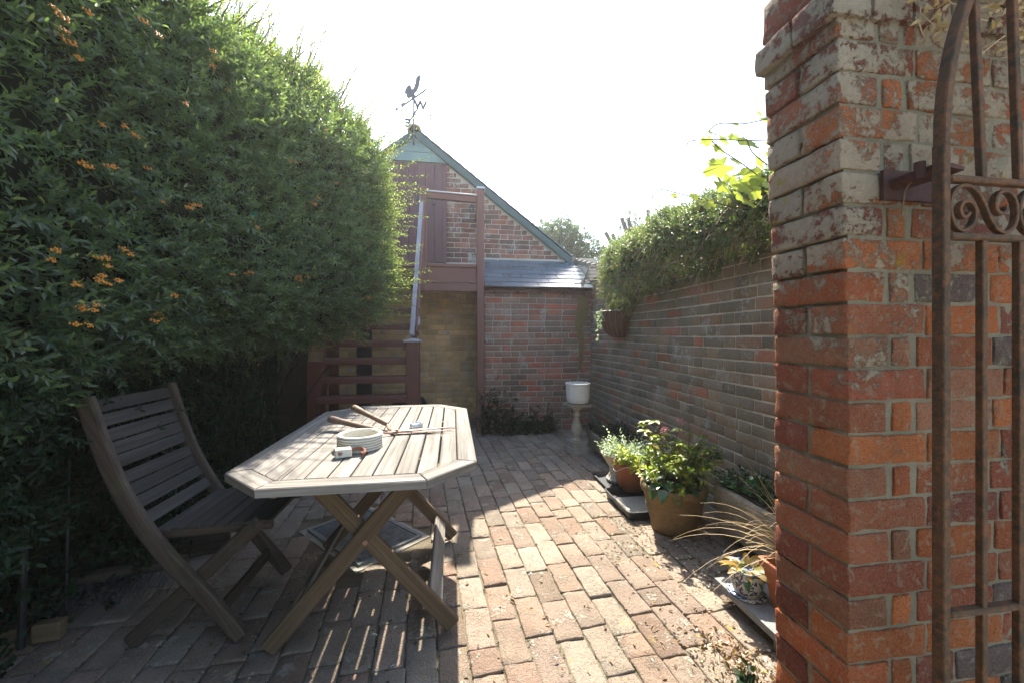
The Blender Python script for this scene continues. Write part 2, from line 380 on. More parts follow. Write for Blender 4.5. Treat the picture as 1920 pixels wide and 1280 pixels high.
M_['hydr'] = leaf_mat('hydrangea_leaf', (.055,.10,.03), (.34,.37,.06), (.34,.22,.06), .45, .4)
M_['hosta'] = leaf_mat('broad_leaf', (.03,.075,.035), (.07,.14,.05), (.3,.35,.2), .3, .25, None, .6)
M_['silver'] = leaf_mat('grey_leaf', (.16,.22,.17), (.42,.48,.38), (.45,.4,.2), .25, .5)
M_['tree'] = leaf_mat('tree_leaf', (.035,.055,.025), (.10,.14,.05), (.1,.08,.03), .35, .5)
M_['berry'] = plain('orange_berry', (.60,.24,.02), .3, 0, .5, .25, 60)
M_['flower'] = plain('faded_pink_floret', (.45,.22,.22), .7)
M_['blade'] = stone_mat('rusty_shear_blade', (.36,.20,.13), (.28,.14,.09), 40, .2, .5, (.2,.09,.05), .4, .5)
M_['handle'] = wood_mat('worn_handle', (.26,.17,.11), (.15,.09,.06), (.36,.27,.2), 60, .3, .5)
M_['plate'] = stone_mat('galvanised_plate', (.20,.19,.17), (.13,.125,.115), 50, .5, .6, (.12,.09,.06), .4, .5)
M_['lightwood'] = wood_mat('pale_timber_end', (.13,.09,.05), (.08,.055,.03), (.18,.13,.075), 40, .4, .8)
M_['render'] = stone_mat('tan_rendered_wall', (.10,.075,.04), (.06,.05,.03), 8, .3, .9, (.03,.03,.02), .5)
M_['net'] = leaf_mat('green_net', (.005,.09,.045), (.01,.14,.07), (.02,.3,.1), .5, .4)
M_['copper'] = paint_mat('brown_basket_bars', (.16,.085,.05), .45, .3, (.45,.4,.33))
M_['coco'] = stone_mat('coir_liner', (.13,.06,.03), (.07,.035,.02), 70, .8, .95)
def delft():
    N = NT('blue_white_glaze'); n = N.noise(N.obj(), 55, 3, .5, 1.0); c = N.mix(N.mr(n, .5, .54), (.36,.38,.40), (.02,.035,.09)); return N.fin(c, .12, 0, .6)
M_['delft'] = delft()
def glass():
    N = NT('clear_plastic'); N.fin((.8,.84,.86), .12, 0, .5); N.b.inputs['Transmission Weight'].default_value = .75; return N.m
M_['clear'] = glass()

# ---------------------------------------------------------------- foliage
def leaves(P, D, Nn, L, Wd, tint, fold=.18, curl=.12):
    n = len(P); D = D/np.linalg.norm(D, axis=1, keepdims=True); S = np.cross(D, Nn); S /= (np.linalg.norm(S, axis=1, keepdims=True)+1e-9); U = np.cross(S, D)
    L = np.broadcast_to(np.asarray(L, float).reshape(-1, 1), (n, 1)); Wd = np.broadcast_to(np.asarray(Wd, float).reshape(-1, 1), (n, 1))
    V = np.empty((n, 6, 3))
    V[:, 0] = P; V[:, 1] = P+.35*L*D+.5*Wd*S+fold*Wd*U; V[:, 2] = P+.74*L*D+.40*Wd*S+fold*.8*Wd*U-curl*.5*L*U
    V[:, 3] = P+L*D-curl*L*U; V[:, 4] = P+.74*L*D-.40*Wd*S+fold*.8*Wd*U-curl*.5*L*U; V[:, 5] = P+.35*L*D-.5*Wd*S+fold*Wd*U
    b = (np.arange(n)*6)[:, None]; Q = np.concatenate([b+np.array([0, 1, 2, 3]), b+np.array([0, 3, 4, 5])])
    return V.reshape(-1, 3), Q, np.repeat(tint, 6, axis=0)
def rndv(n):
    v = RNG.normal(size=(n, 3)); return v/np.linalg.norm(v, axis=1, keepdims=True)
def sprigs(B, D, ln, nl, LL, LW, light, odd=.03, spread=.8, droop=0., ltj=.35):
    """leafy shoots: B base, D direction, ln length per shoot"""
    n = len(B); D = D/np.linalg.norm(D, axis=1, keepdims=True); A = np.cross(D, rndv(n)); A /= np.linalg.norm(A, axis=1, keepdims=True); C = np.cross(D, A)
    t = (np.arange(nl)+.6)/nl; ang = np.arange(nl)*2.4
    T = np.tile(t, n); AN = np.tile(ang, n)+np.repeat(RNG.uniform(0, 6, n), nl); k = n*nl
    b = np.repeat(B, nl, 0); d = np.repeat(D, nl, 0); a = np.repeat(A, nl, 0); c = np.repeat(C, nl, 0); l_ = np.repeat(ln, nl)[:, None]
    side = a*np.cos(AN)[:, None]+c*np.sin(AN)[:, None]
    P = b+d*l_*T[:, None]; P[:, 2] -= droop*(l_[:, 0]*T)**2
    spr = spread*(1-.55*T)[:, None]
    LD = d*.55+side*spr+rndv(k)*.22; NN = d*.8-side*.3+rndv(k)*.35+np.array([0, 0, .35])
    sz = (1-.35*np.abs(T-.45))*RNG.uniform(.7, 1.15, k)
    tn = np.zeros((k, 3)); tn[:, 0] = np.clip(np.repeat(light, nl)+RNG.uniform(-ltj, ltj, k)*.6+.25*(T-.5), 0, 1); tn[:, 1] = (RNG.random(k) < odd)*RNG.uniform(.4, 1, k)
    return leaves(P, LD, NN, LL*sz, LW*sz, tn)
def cat(*parts):
    V = []; Q = []; T = []; o = 0
    for v, q, t in parts: V.append(v); Q.append(q+o); T.append(t); o += len(v)
    return np.concatenate(V), np.concatenate(Q), np.concatenate(T)
def foliage(name, parts, mat, parent=None, kind="stuff"):
    V, Q, T = cat(*parts); o = link(name, npmesh(name, V, Q, T), mat, parent)
    if kind: o["kind"] = kind
    return o

# ================================================================= GROUND
g = MB(); g.add([(-40,-40,-.04),(40,-40,-.04),(40,40,-.04),(-40,40,-.04)], [(0,1,2,3)]); tag(g.build('ground', M_['ground']), kind='structure')
p = MB(); p.box((-2.3,.25,-.035), (1.80,5.85,-.009)); patio = tag(p.build('patio', M_['bed']), kind='structure')
# ---- manhole plate under the table
MH = [Vector((-.948,2.687)), Vector((-.541,2.901)), Vector((-.144,2.395)), Vector((-.445,2.197))]
mc = Vector((-.535,2.54)); mdir = (MH[2]-MH[1]+MH[3]-MH[0]).normalized(); mnor = Vector((-mdir.y, mdir.x)); mL, mW = .60, .41
def mh_in(x, y, m):
    v = Vector((x, y))-mc; return abs(v.dot(mdir)) < mL/2+m and abs(v.dot(mnor)) < mW/2+m
mm = Matrix(((mdir.x,mnor.x,0,mc.x),(mdir.y,mnor.y,0,mc.y),(0,0,1,0),(0,0,0,1)))
W_ = MB(); W_.box((-mL/2-.035,-mW/2-.035,-.02), (mL/2+.035,mW/2+.035,-.004)); W_.build('cement_surround', M_['cement'], patio, M=mm)
mh = tag(link('manhole_cover', None, None, None, mm), 'grey metal manhole cover with raised basket weave tread under the folding table', 'manhole cover')
fr = MB()
for a, b in [((-mL/2,-mW/2,-.01),(mL/2,-mW/2+.022,.008)),((-mL/2,mW/2-.022,-.01),(mL/2,mW/2,.008)),((-mL/2,-mW/2+.022,-.01),(-mL/2+.022,mW/2-.022,.008)),((mL/2-.022,-mW/2+.022,-.01),(mL/2,mW/2-.022,.008))]: fr.box(a, b)
fr.build('frame', M_['grey_slab'], mh, M=mm)
pl = MB(); pl.box((-mL/2+.025,-mW/2+.025,-.01), (mL/2-.025,mW/2-.025,.002))
nx, ny = 10, 7; cw, ch = (mL-.06)/nx, (mW-.06)/ny
pl.build('plate', M_['plate'], mh, M=mm); pl = MB()
for i in range(nx):
    for j in range(ny):
        x0 = -mL/2+.03+i*cw; y0 = -mW/2+.03+j*ch
        for k in range(4):
            if (i+j) % 2: pl.box((x0+.004+k*cw/4, y0+.004, .002), (x0+.004+k*cw/4+cw/8, y0+ch-.004, .0058))
            else: pl.box((x0+.004, y0+.004+k*ch/4, .002), (x0+cw-.004, y0+.004+k*ch/4+ch/8, .0058))
tag(pl.build('tread_pattern', M_['grey_slab'], mh, M=mm), kind='stuff')
# ---- pavers
pv = []
for q in range(14):
    V, F = rbrick(.229, .1115, .05, .0055, 7, 4, 1, .0045, q+1); pv.append((V, F))
PVM = [mkmesh('paver', V, F, True) for V, F in pv]
ea = R(4.3); ex, ey = Vector((math.cos(ea), math.sin(ea))), Vector((-math.sin(ea), math.cos(ea)))
items = []
PC = [(.40,.30,.22),(.43,.33,.25),(.37,.28,.21),(.41,.31,.24),(.36,.26,.19),(.44,.36,.275),(.38,.31,.24),(.38,.26,.19),(.41,.33,.255)]
r_ = random.Random(5)
for i in range(-24, 20):
    off = r_.random()*.24 if i % 2 else r_.random()*.24+.12
    v = -.1+off; u0 = i*.1165
    while v < 5.9:
        L = .226*r_.choice([1,1,1,1,1,1,.5]); cc = ex*u0+ey*(v+L/2)+Vector((.35,0)); v += L+.0085
        if not (-2.25 < cc.x < 1.76 and .3 < cc.y < 5.8): continue
        if cc.y > 4.95 and cc.x > .33: continue
        if mh_in(cc.x, cc.y, .07): continue
        items.append((cc.x, cc.y, L, r_.choice(PC), r_.random()))
def size_px(x, y, z):
    d, a, b = depth_px(x, y, z)
    return (1/d**3 if (d > 0 and -60 < a < 1980 and -60 < b < 1340) else 0)
items.sort(key=lambda t: -size_px(t[0], t[1], 0)); rest = MB()
for k, (x, y, L, col, s) in enumerate(items):
    sink = noise.noise(Vector((x*1.3, y*1.3, 4)))*.008
    M = Matrix.Translation((x, y, -.0265+sink+r_.uniform(-.004,.0045))) @ Matrix.Rotation(ea+math.pi/2+r_.uniform(-.035,.035), 4, 'Z') @ Matrix.Rotation(r_.uniform(-.014,.014), 4, 'X') @ Matrix.Rotation(r_.uniform(-.012,.012), 4, 'Y') @ Matrix.Diagonal((L/.226, r_.uniform(.975,1.01), 1, 1))
    f = r_.uniform(.78,1.12)*(.8 if s > .9 else 1); col = (col[0]*f*.93, col[1]*f*.94, col[2]*f*.93); q = k % 14
    if L < .2 and s > 1.9: col = (.30*f,.31*f,.26*f)
    if k < 300:
        o = link('paving_brick', PVM[q], M_['paver'], patio, M); o.color = (*col, 1)
    else:
        rest.add([M @ v for v in pv[q][0]], pv[q][1], col)
tag(rest.build('paving_bricks', M_['paver'], patio, True), kind='stuff')

# ================================================================= BRICK WALLS
def courses(u0, u1, z0, z1, ch, seed, bond='stretcher', clip=None, L0=.215, wav=.003):
    rr = random.Random(seed); out = []; n = int(round((z1-z0)/ch)); gap = .009
    for c in range(n):
        z = z0+(c+.5)*ch; u = u0; pat = []
        if bond == 'stretcher': st = (c % 2)*.1075+rr.uniform(-.012,.012); seq = [L0]
        elif bond == 'flemish': seq = [L0,.103]; st = (c % 2)*.16+rr.uniform(-.012,.012)
        else:
            seq = [.103] if c % 4 == 3 else [L0]; st = (c % 2)*.1075
        u = u0-st; k = 0
        while u < u1-.02:
            L = seq[k % len(seq)]*rr.uniform(.965,1.02)
            if bond == 'stretcher' and rr.random() < .07: L = .103
            a, b = max(u, u0), min(u+L, u1); k += 1; u += L+gap
            if b-a < .03: continue
            if clip:
                lim = clip(z-ch*.5, z+ch*.5)
                if lim is not None:
                    if a > lim-.03: continue
                    b = min(b, lim)
            out.append(((a+b)/2, z+wav*math.sin(a*2.1+c*.3), b-a))
    return out
WB = []
for q in range(12):
    V, F = rbrick(.215, .06, .066, .005, 3, 1, 1, .0028, q+40); WB.append((V, F, mkmesh('wall_brick', V, F, True)))
def lay(parent, items, place, mat, pal, seed, limit=300, name='brick', ch=.075):
    rr = random.Random(seed); L = []
    for (u, z, l) in items:
        M = place(u, z); p = M.translation; L.append((size_px(p.x, p.y, p.z), M, l, rr.choice(pal), rr.uniform(.75,1.15)))
    L.sort(key=lambda t: -t[0]); rest = MB()
    for k, (s, M, l, col, f) in enumerate(L):
        q = WB[rr.randrange(12)]
        M = M @ Matrix.Translation((0, rr.uniform(-.003,.0), 0)) @ Matrix.Rotation(rr.uniform(-.008,.008), 4, 'Y') @ Matrix.Diagonal((l/.215, 1, rr.uniform(.96,1.02)*(ch-.009)/.066, 1))
        c = tuple(v*f for v in col)
        if k < limit:
            o = link(name, q[2], mat, parent, M); o.color = (*c, 1)
        else: rest.add([M @ v for v in q[0]], q[1], c)
    if rest.V: tag(rest.build(name+'s', mat, parent, True), kind='stuff')
MT = Matrix.Translation
# ---- right garden wall, face at x = 1.80
XW = 1.80
gw = thing('garden_wall', (XW+.1, 3.2, 0), 'long weathered grey-brown brick garden wall along the right side of the patio', 'wall')
core = MB(); core.box((XW+.0045,1.02,-.03), (XW+.22,5.85,1.955)); wcore = core.build('mortar_core', M_['wall_mortar'], gw)
wi = courses(-5.84, -1.03, 0, 1.95, .075, 3, 'flemish', wav=.006)
lay(gw, wi, lambda u, z: MT((XW+.03, -u, z)) @ Matrix.Rotation(-math.pi/2, 4, 'Z'), M_['wall_brick'],
    [(.31,.24,.165),(.35,.255,.16),(.26,.215,.155),(.34,.245,.17),(.25,.205,.15),(.38,.23,.145),(.31,.24,.165),(.29,.24,.17),(.28,.235,.17),(.45,.19,.115),(.33,.26,.18)], 8)
for k in range(14):   # coping stones, the last few climbing to the gable
    y0 = 1.05+k*.25
    beam('coping_stone', (XW+.10, y0, 1.99+random.uniform(-.005,.005)), (XW+.10, y0+.245, 1.99+random.uniform(-.005,.005)), .29, .07, M_['coping'], gw, c=.012)
for k in range(7):
    y0 = 4.55+k*.19; z0 = 1.995+k*.050
    beam('coping_stone', (XW+.175, y0, z0), (XW+.175, y0+.2, z0+.02), .30, .085, M_['coping'], gw, c=.015)
rp = MB(); rp.prism([(4.5,1.955),(5.84,1.955),(5.84,2.27),(5.6,2.22)], XW+.03, XW+.21, axis=0); rp.build('rising_wall_top', M_['wall_mortar'], gw)

# ---- outbuilding
YG, YL = 5.85, 5.0
ob = thing('brick_outbuilding', (.3, 6.5, 0), 'red brick gabled outbuilding with slate lean-to and green bargeboard at the end of the patio', 'building')
rz = lambda x: 4.06-(x+.53)*.765
gc = MB(); gc.prism([(-2.6,-.03),(1.80,-.03),(1.80,2.2),(1.70,2.33),(-.53,4.0),(-2.6,2.45)], YG+.0045, YG+.3, axis=1)
gcore = gc.build('gable_wall', M_['gable_mortar'], ob)
GP = [(.25,.10,.07),(.20,.085,.065),(.30,.12,.08),(.17,.085,.075),(.23,.11,.085),(.36,.14,.08),(.19,.10,.08)]
lay(gcore, courses(-.09, 1.80, 2.25, 3.72, .0725, 4, 'stretcher', clip=lambda a, b: -.53+(4.0-b)/.765-.0), lambda u, z: MT((u, YG+.03, z)), M_['gable_brick'], GP, 9, ch=.0725)
tanw = MB(); tanw.box((-2.6,YG-.012,-.03), (.42,YG+.004,2.10)); tcore = tanw.build('painted_lower_wall', M_['tan_mortar'], ob)
lay(tcore, courses(-1.9, .40, 0, 2.10, .075, 14, 'stretcher'), lambda u, z: MT((u, YG+.0158, z)), M_['tan_brick'], [(.74,.49,.25),(.735,.485,.245),(.745,.495,.255)], 19)
lw = MB(); lw.box((.40,YL+.0045,-.03), (1.795,YL+.22,1.775)); lw.box((.40,YL+.22,-.03), (.62,YG-.02,1.9)); lcore = lw.build('lean_to_wall', M_['facade_mortar'], ob)
lay(lcore, courses(.40, 1.79, -.02, 1.745, .0735, 5, 'stretcher', wav=.006), lambda u, z: MT((u, YL+.03, z)), M_['facade_brick'],
    [(.40,.19,.125),(.34,.185,.125),(.29,.17,.12),(.44,.17,.105),(.37,.23,.16),(.33,.20,.145),(.45,.14,.085),(.27,.175,.13)], 10, ch=.0735)
pp = MB(); pp.prism([(1.62,.75),(1.655,.75),(1.70,1.1),(1.68,1.3),(1.76,1.5),(1.74,1.72),(1.62,1.72),(1.60,1.5),(1.575,1.35),(1.63,1.1)], YL-.004, YL+.01, axis=1)
N_ = M_['coping']; pp.build('ochre_pointing', stone_mat('ochre_render', (.27,.19,.06), (.18,.13,.05), 30, .6), lcore)
# lean-to roof
lr = MB(); lr.prism([(4.93,1.775),(YG,2.30),(YG,2.26),(4.97,1.74)], .40, 1.80, axis=0); lroof = lr.build('lean_to_roof', M_['maroon'], ob)
sl_d = Vector((0, YG-4.90, 2.305-1.785)).normalized(); sl_n = Vector((0, -sl_d.z, sl_d.y)); slopeL = math.hypot(YG-4.90, .52)
rr = random.Random(3)
nrow = 7
for r0 in range(nrow):
    t0 = r0*slopeL/nrow; x = .40-(r0 % 2)*.12
    while x < 1.80:
        wd = rr.uniform(.20,.27); a, b = max(x, .40), min(x+wd-.004, 1.81); x += wd
        if b-a < .03: continue
        lift = rr.uniform(.000,.003)
        p0 = Vector((0, 4.90, 1.785))+sl_d*(t0-rr.uniform(0,.006))+sl_n*(.016+lift); Mx = Matrix(((1,0,0,(a+b)/2),(0,sl_d.y,sl_n.y,p0.y),(0,sl_d.z,sl_n.z,p0.z),(0,0,0,1))) @ Matrix.Rotation(-.045, 4, 'X') @ Matrix.Rotation(rr.uniform(-.012,.012), 4, 'Z')
        m = MB(); m.box((-(b-a)/2, 0, 0), ((b-a)/2-.003, .21 if r0 < nrow-1 else .15, .009)); m.build('slate', M_['slate'], lroof, M=Mx)
fl = MB(); fl.box((.42,YG-.05,2.268), (1.8,YG-.003,2.325)); fl.build('mortar_flashing', M_['facade_mortar'], ob)
beam('eaves_board', (.41,4.962,1.752), (1.79,4.962,1.752), .02, .035, M_['maroon'], ob)
for k in range(5): beam('rafter_end', (.52+k*.29,4.93,1.735), (.52+k*.29,5.02,1.765), .035, .04, M_['teak_dark'], ob)
# upper roof
th = math.atan(.765); dirx, dirz = math.cos(th), -math.sin(th)
rf = MB(); rf.prism([(-.53,4.12),(1.78,2.353),(1.74,2.30),(-.53,4.03)], YG-.02, 9.5, axis=1); rf.prism([(-.53,4.12),(-2.85,2.345),(-2.81,2.29),(-.53,4.03)], YG-.02, 9.5, axis=1)
uroof = rf.build('gable_roof', M_['slate'], ob)
nn = Vector((-dirz, 0, dirx))
for k in range(15):
    t = k*.205-.02
    for j in range(6):
        y0 = YG-.085+j*.6
        p0 = Vector((-.53+dirx*t, y0, 4.125+dirz*t))+nn*.006
        Mx = Matrix(((dirx,0,nn.x,p0.x),(0,1,0,p0.y),(dirz,0,nn.z,p0.z),(0,0,0,1))) @ Matrix.Rotation(-.03, 4, 'Y')
        m = MB(); Ls = .26 if k < 14 else .2; m.box((0, 0, 0), (Ls, .597, .009)); m.build('slate', M_['slate'], uroof, M=Mx)
beam('bargeboard', (-.53+.02,YG-.075,4.045), (1.76,YG-.075,2.30), .03, .085, M_['green_edge'], ob)
beam('bargeboard', (-.55,YG-.075,4.045), (-2.8,YG-.075,2.32), .03, .085, M_['green_edge'], ob)
# triangular head of three boards
zt = [3.665,3.80,3.93,4.06]
for i in range(3):
    za, zb = zt[i], zt[i+1]-.006; xa = (4.02-za)/.765; xb = max((4.02-zb)/.765, .01)
    m = MB(); m.prism([(-.53-xa,za),(-.53+xa,za),(-.53+xb,zb),(-.53-xb,zb)], YG-.055, YG-.03, axis=1); m.build('gable_board', M_['green_board'], ob)
hw = MB()
for k in range(9):
    a0, a1 = math.pi*k/9, math.pi*(k+1)/9
    for rr0 in (0,):
        P = [(-.53+.098*math.cos(a), 4.07+.085*math.sin(a)) for a in (a0, a1)]+[(-.53+.076*math.cos(a), 4.07+.063*math.sin(a)) for a in (a1, a0)]
        hw.prism(P, YG-.14, 9.5, axis=1)
hw.build('ridge_tile', M_['coping'], ob)
# loft door
for k in range(14):
    x0 = -1.815+k*.12; beam('door_plank', (x0+.058,YG-.020,2.24), (x0+.058,YG-.020,min(3.65, 3.95-abs(x0+.1+.53)*.765)), .117, .026, M_['door'], ob, up=(0,1,0))
beam('door_frame', (-.112,YG-.024,2.20), (-.112,YG-.024,3.66), .055, .05, M_['door'], ob, up=(0,1,0)); beam('door_frame', (-1.85,YG-.024,2.20), (-1.85,YG-.024,3.0), .055, .05, M_['door'], ob, up=(0,1,0))
beam('door_sill', (-1.88,YG-.05,2.19), (.40,YG-.05,2.19), .09, .055, M_['maroon_light'], ob)
beam('door_hinge', (-.50,YG-.04,3.14), (-.13,YG-.04,3.14), .006, .028, M_['green_edge'], ob)
m = MB(); m.tube([(-.27,YG-.035,3.06),(-.27,YG-.05,3.06)], .018, 10); m.build('keyhole_plate', M_['black_metal'], ob)
# lower door and dark opening behind the stairs
beam('lower_door_frame', (-1.22,YG-.03,0), (-1.22,YG-.03,2.05), .20, .04, M_['black_metal'], ob, up=(0,1,0))
m = MB(); m.tube([(.27+.03*math.cos(a), YG-.02-.004*k, 3.02+.05*math.sin(a)+.02*(k % 2)) for k, a in enumerate([i*.7 for i in range(20)])], .005, 6); m.build('wire_loop', M_['black_metal'], ob)

# ---- external staircase and landing
st = thing('wooden_staircase', (-.8, 4.9, 0), 'maroon open-tread wooden staircase with landing, posts and bleached handrail climbing to the loft door', 'staircase')
xr, xl = -.40, -1.335
beam('newel_post', (xr,4.2,0), (xr,4.2,1.135), .135, .135, M_['maroon'], st, c=.006)
m = MB(); m.prism([(-.09,-.09),(.09,-.09),(.09,.09),(-.09,.09)], 1.135, 1.155); m.add([(-.075,-.075,1.155),(.075,-.075,1.155),(.075,.075,1.155),(-.075,.075,1.155),(0,0,1.175)], [(0,1,4),(1,2,4),(2,3,4),(3,0,4)]); m.build('newel_cap', M_['handrail'], st, M=MT((xr,4.2,0)))
beam('newel_post', (xl,4.2,0), (xl,4.2,.95), .135, .135, M_['maroon'], st, c=.006)
rise, go, zl_ = .178, .115, 2.02
for k in range(1, 11):
    z = zl_-rise*k; y = 5.0-go*k+.02
    if z < .05: break
    beam('tread', (xl+.05,y,z), (xr-.045,y,z), .15, .035, M_['maroon'], st)
    if k < 11: beam('tread_nosing', (xl+.06,y-.078,z-.022), (xr-.05,y-.078,z-.022), .02, .055, M_['maroon'], st)
for x in (xl+.02, xr-.02): beam('stringer', (x,4.0+.02,.12), (x,5.03,1.95), .035, .19, M_['maroon'], st)
beam('landing_post', (.342,YL-.05,0), (.342,YL-.05,3.0), .092, .092, M_['maroon_light'], st, c=.005)
m = MB(); m.add([(-.06,-.06,3.0),(.06,-.06,3.0),(.06,.06,3.0),(-.06,.06,3.0),(-.04,-.04,3.03),(.04,-.04,3.03),(.04,.04,3.03),(-.04,.04,3.03)], [(0,3,2,1),(4,5,6,7),(0,1,5,4),(1,2,6,5),(2,3,7,6),(3,0,4,7)]); m.build('post_cap', M_['white_pot'], st, M=MT((.342,YL-.05,0)))
beam('landing_post', (-.345,YL-.05,1.74), (-.345,YL-.05,3.0), .075, .075, M_['maroon_light'], st)
beam('top_rail', (-.30,YL-.05,2.90), (.297,YL-.05,2.875), .05, .075, M_['maroon_light'], st); beam('rail_cap', (-.33,YL-.05,2.945), (.297,YL-.05,2.92), .085, .018, M_['handrail'], st)
beam('kick_panel', (-.305,YL-.045,1.94), (.295,YL-.045,1.94), .02, .195, M_['maroon_light'], st)
beam('kick_rail', (-.305,YL-.05,2.05), (.295,YL-.05,2.05), .05, .035, M_['maroon_light'], st)
beam('landing_beam', (-.42,YL-.06,1.785), (.387,YL-.06,1.785), .05, .095, M_['maroon_light'], st)
beam('landing_beam', (-1.35,YL-.05,1.83), (-.42,YL-.05,1.83), .05, .13, M_['maroon'], st)
for k in range(7): beam('landing_board', (-1.35,YL+.03+k*.118,1.99), (.38,YL+.03+k*.118,1.99), .113, .028, M_['maroon_light'], st)
for k in range(4): beam('landing_joist', (-1.25+k*.5,YL,1.93), (-1.25+k*.5,YG-.03,1.93), .045, .09, M_['maroon'], st)
beam('landing_post', (-1.38,YL-.05,0), (-1.38,YL-.05,3.0), .092, .092, M_['maroon'], st)
beam('top_rail', (.345,YL,2.89), (.345,YG-.03,2.89), .05, .075, M_['maroon_light'], st)
beam('handrail', (xr-.01,4.19,1.20), (-.365,YL-.02,2.90), .045, .05, M_['handrail'], st); beam('handrail_side', (xr+.035,4.26,1.22), (-.335,YL-.03,2.80), .02, .12, M_['maroon_light'], st)
beam('rail_clamp', (xr+.02,4.28,1.30), (xr+.02,4.31,1.39), .08, .05, M_['handrail'], st)

# ---- weathervane
vx, vy = -.535, YG-.13
vn = thing('weathervane', (vx, vy, 3.9), 'dark cockerel weathervane with arrow and compass letters on the gable peak', 'weathervane')
m = MB(); m.tube([(vx,vy,3.86),(vx,vy,4.53)], .013, 8); m.build('rod', M_['vane'], vn)
cdir = Vector((math.cos(YAW), -math.sin(YAW), 0)); fdir = Vector((math.sin(YAW), math.cos(YAW), 0))
def off(l, d, z): v = Vector((vx, vy, z))+cdir*l+fdir*d; return v
hz = 4.285
m = MB(); m.tube([off(.10,-.165,hz), off(-.10,.17,hz)], .011, 6); m.tube([off(-.175,-.12,hz), off(.175,.10,hz)], .009, 6); m.build('compass_arms', M_['vane'], vn)
def letter(ch, pos, dirv, size=.16):
    cu = bpy.data.curves.new('letter', 'FONT'); cu.body = ch; cu.size = size; cu.extrude = .004; cu.align_x = 'CENTER'; cu.align_y = 'CENTER'; cu.offset = .007
    t = bpy.data.objects.new('tmp', cu); COL.objects.link(t); bpy.context.view_layer.update()
    me = bpy.data.meshes.new_from_object(t.evaluated_get(bpy.context.evaluated_depsgraph_get())); bpy.data.objects.remove(t)
    me.materials.clear(); x = dirv.normalized(); y = Vector((0,0,1)); z = x.cross(y)
    M = Matrix(((x.x,y.x,z.x,pos.x),(x.y,y.y,z.y,pos.y),(x.z,y.z,z.z,pos.z),(0,0,0,1)))
    link('letter', me, M_['vane'], vn, M)
ew = (off(.10,-.165,hz)-off(-.10,.17,hz)); ns = (off(-.175,-.12,hz)-off(.175,.10,hz))
letter('W', off(.135,-.19,hz+.015), cdir*.9+fdir*.35); letter('E', off(-.135,.20,hz-.02), -(cdir*.9+fdir*.35))
letter('N', off(-.20,-.14,hz), ew); letter('S', off(.205,.12,hz), ew)
M_vane, Lv = frame(off(-.205,.115,4.655), off(.215,-.12,4.745))
ax = (off(.215,-.12,0)-off(-.205,.115,0)).normalized()
Mv = Matrix(((ax.x,0,ax.y,vx),(ax.y,0,-ax.x,vy),(0,1,0,4.515),(0,0,0,1)))
def outline(pts, name, sc=1, dx=0, dy=0, t=.006):
    m = MB(); m.prism([(x*sc+dx, y*sc+dy) for x, y in pts], -t/2, t/2); m.build(name, M_['vane'], vn, M=Mv)
m = MB(); m.prism([(-.20,-.060),(.19,.028),(.19,.054),(-.20,-.034)], -.004, .004); m.build('arrow_shaft', M_['vane'], vn, M=Mv)
outline([(.17,.015),(.25,.058),(.17,.068),(.185,.042)], 'arrow_head'); outline([(-.25,-.02),(-.185,.0),(-.15,-.035),(-.20,-.06),(-.25,-.12),(-.235,-.065)], 'arrow_tail')
outline([(.015,.0),(.03,.035),(.01,.07),(.065,.09),(.115,.16),(.125,.24),(.15,.25),(.14,.30),(.145,.345),(.085,.345),(.045,.31),(.035,.24),(.0,.175),(-.03,.155),(-.05,.17),(-.07,.235),(-.11,.255),(-.16,.235),(-.20,.18),(-.21,.09),(-.175,.14),(-.165,.08),(-.135,.035),(-.08,.025),(-.04,.035),(-.045,.0)], 'cockerel', .84)

# ---- left boundary wall
lwall = MB(); lwall.box((-2.15,.2,-.03), (-1.95,5.8,2.0)); tag(lwall.build('rendered_wall', M_['render']), 'plain tan rendered boundary wall in the dark behind the pyracantha hedge', 'wall')

# ---- gate pier and the wall it ends
XP, YP = .905, .795
pr_ = thing('gate_pier_wall', (1.2, .9, 0), 'thick old red brick wall end with lichen and sloping brick cap beside the iron gate', 'wall')
def lean(z): return -.034*max(0, z-1.15)/.75
cm = MB()
for z0, z1 in [(-.03,1.2),(1.2,1.45),(1.45,1.7),(1.7,2.13)]:
    cm.box((XP+.0045+lean(z0), YP+.0045, z0), (1.80, YP+.207, z1))
cm.build('mortar_core', M_['pier_mortar'], pr_)
rr = random.Random(21)
PAL = [(.55,.185,.07),(.50,.155,.065),(.40,.125,.07),(.56,.19,.07),(.45,.15,.07),(.42,.19,.11),(.54,.17,.06),(.34,.12,.08),(.46,.17,.09)]
PALS = [(.30,.09,.06),(.26,.08,.055),(.22,.085,.07),(.34,.105,.06),(.27,.095,.07)]
def pbrick(x0, x1, y0, y1, z, col, h=.0685, sd=0, nx=None):
    L, D = x1-x0, y1-y0; nx = nx or max(3, int(L/.02)); V, F = rbrick(L, D, h, rr.uniform(.002,.0045), nx, max(3, int(D/.025)), 3, .0040, sd+rr.random()*50)
    M = MT(((x0+x1)/2+lean(z), (y0+y1)/2, z)) @ Matrix.Rotation(rr.uniform(-.012,.012), 4, 'Y') @ Matrix.Rotation(rr.uniform(-.01,.01), 4, 'Z')
    o = link('brick', mkmesh('pier_brick', V, F, True), M_['pier_brick'], pr_, M); o.color = (*col, 1)
nC = 26; chp = .0762
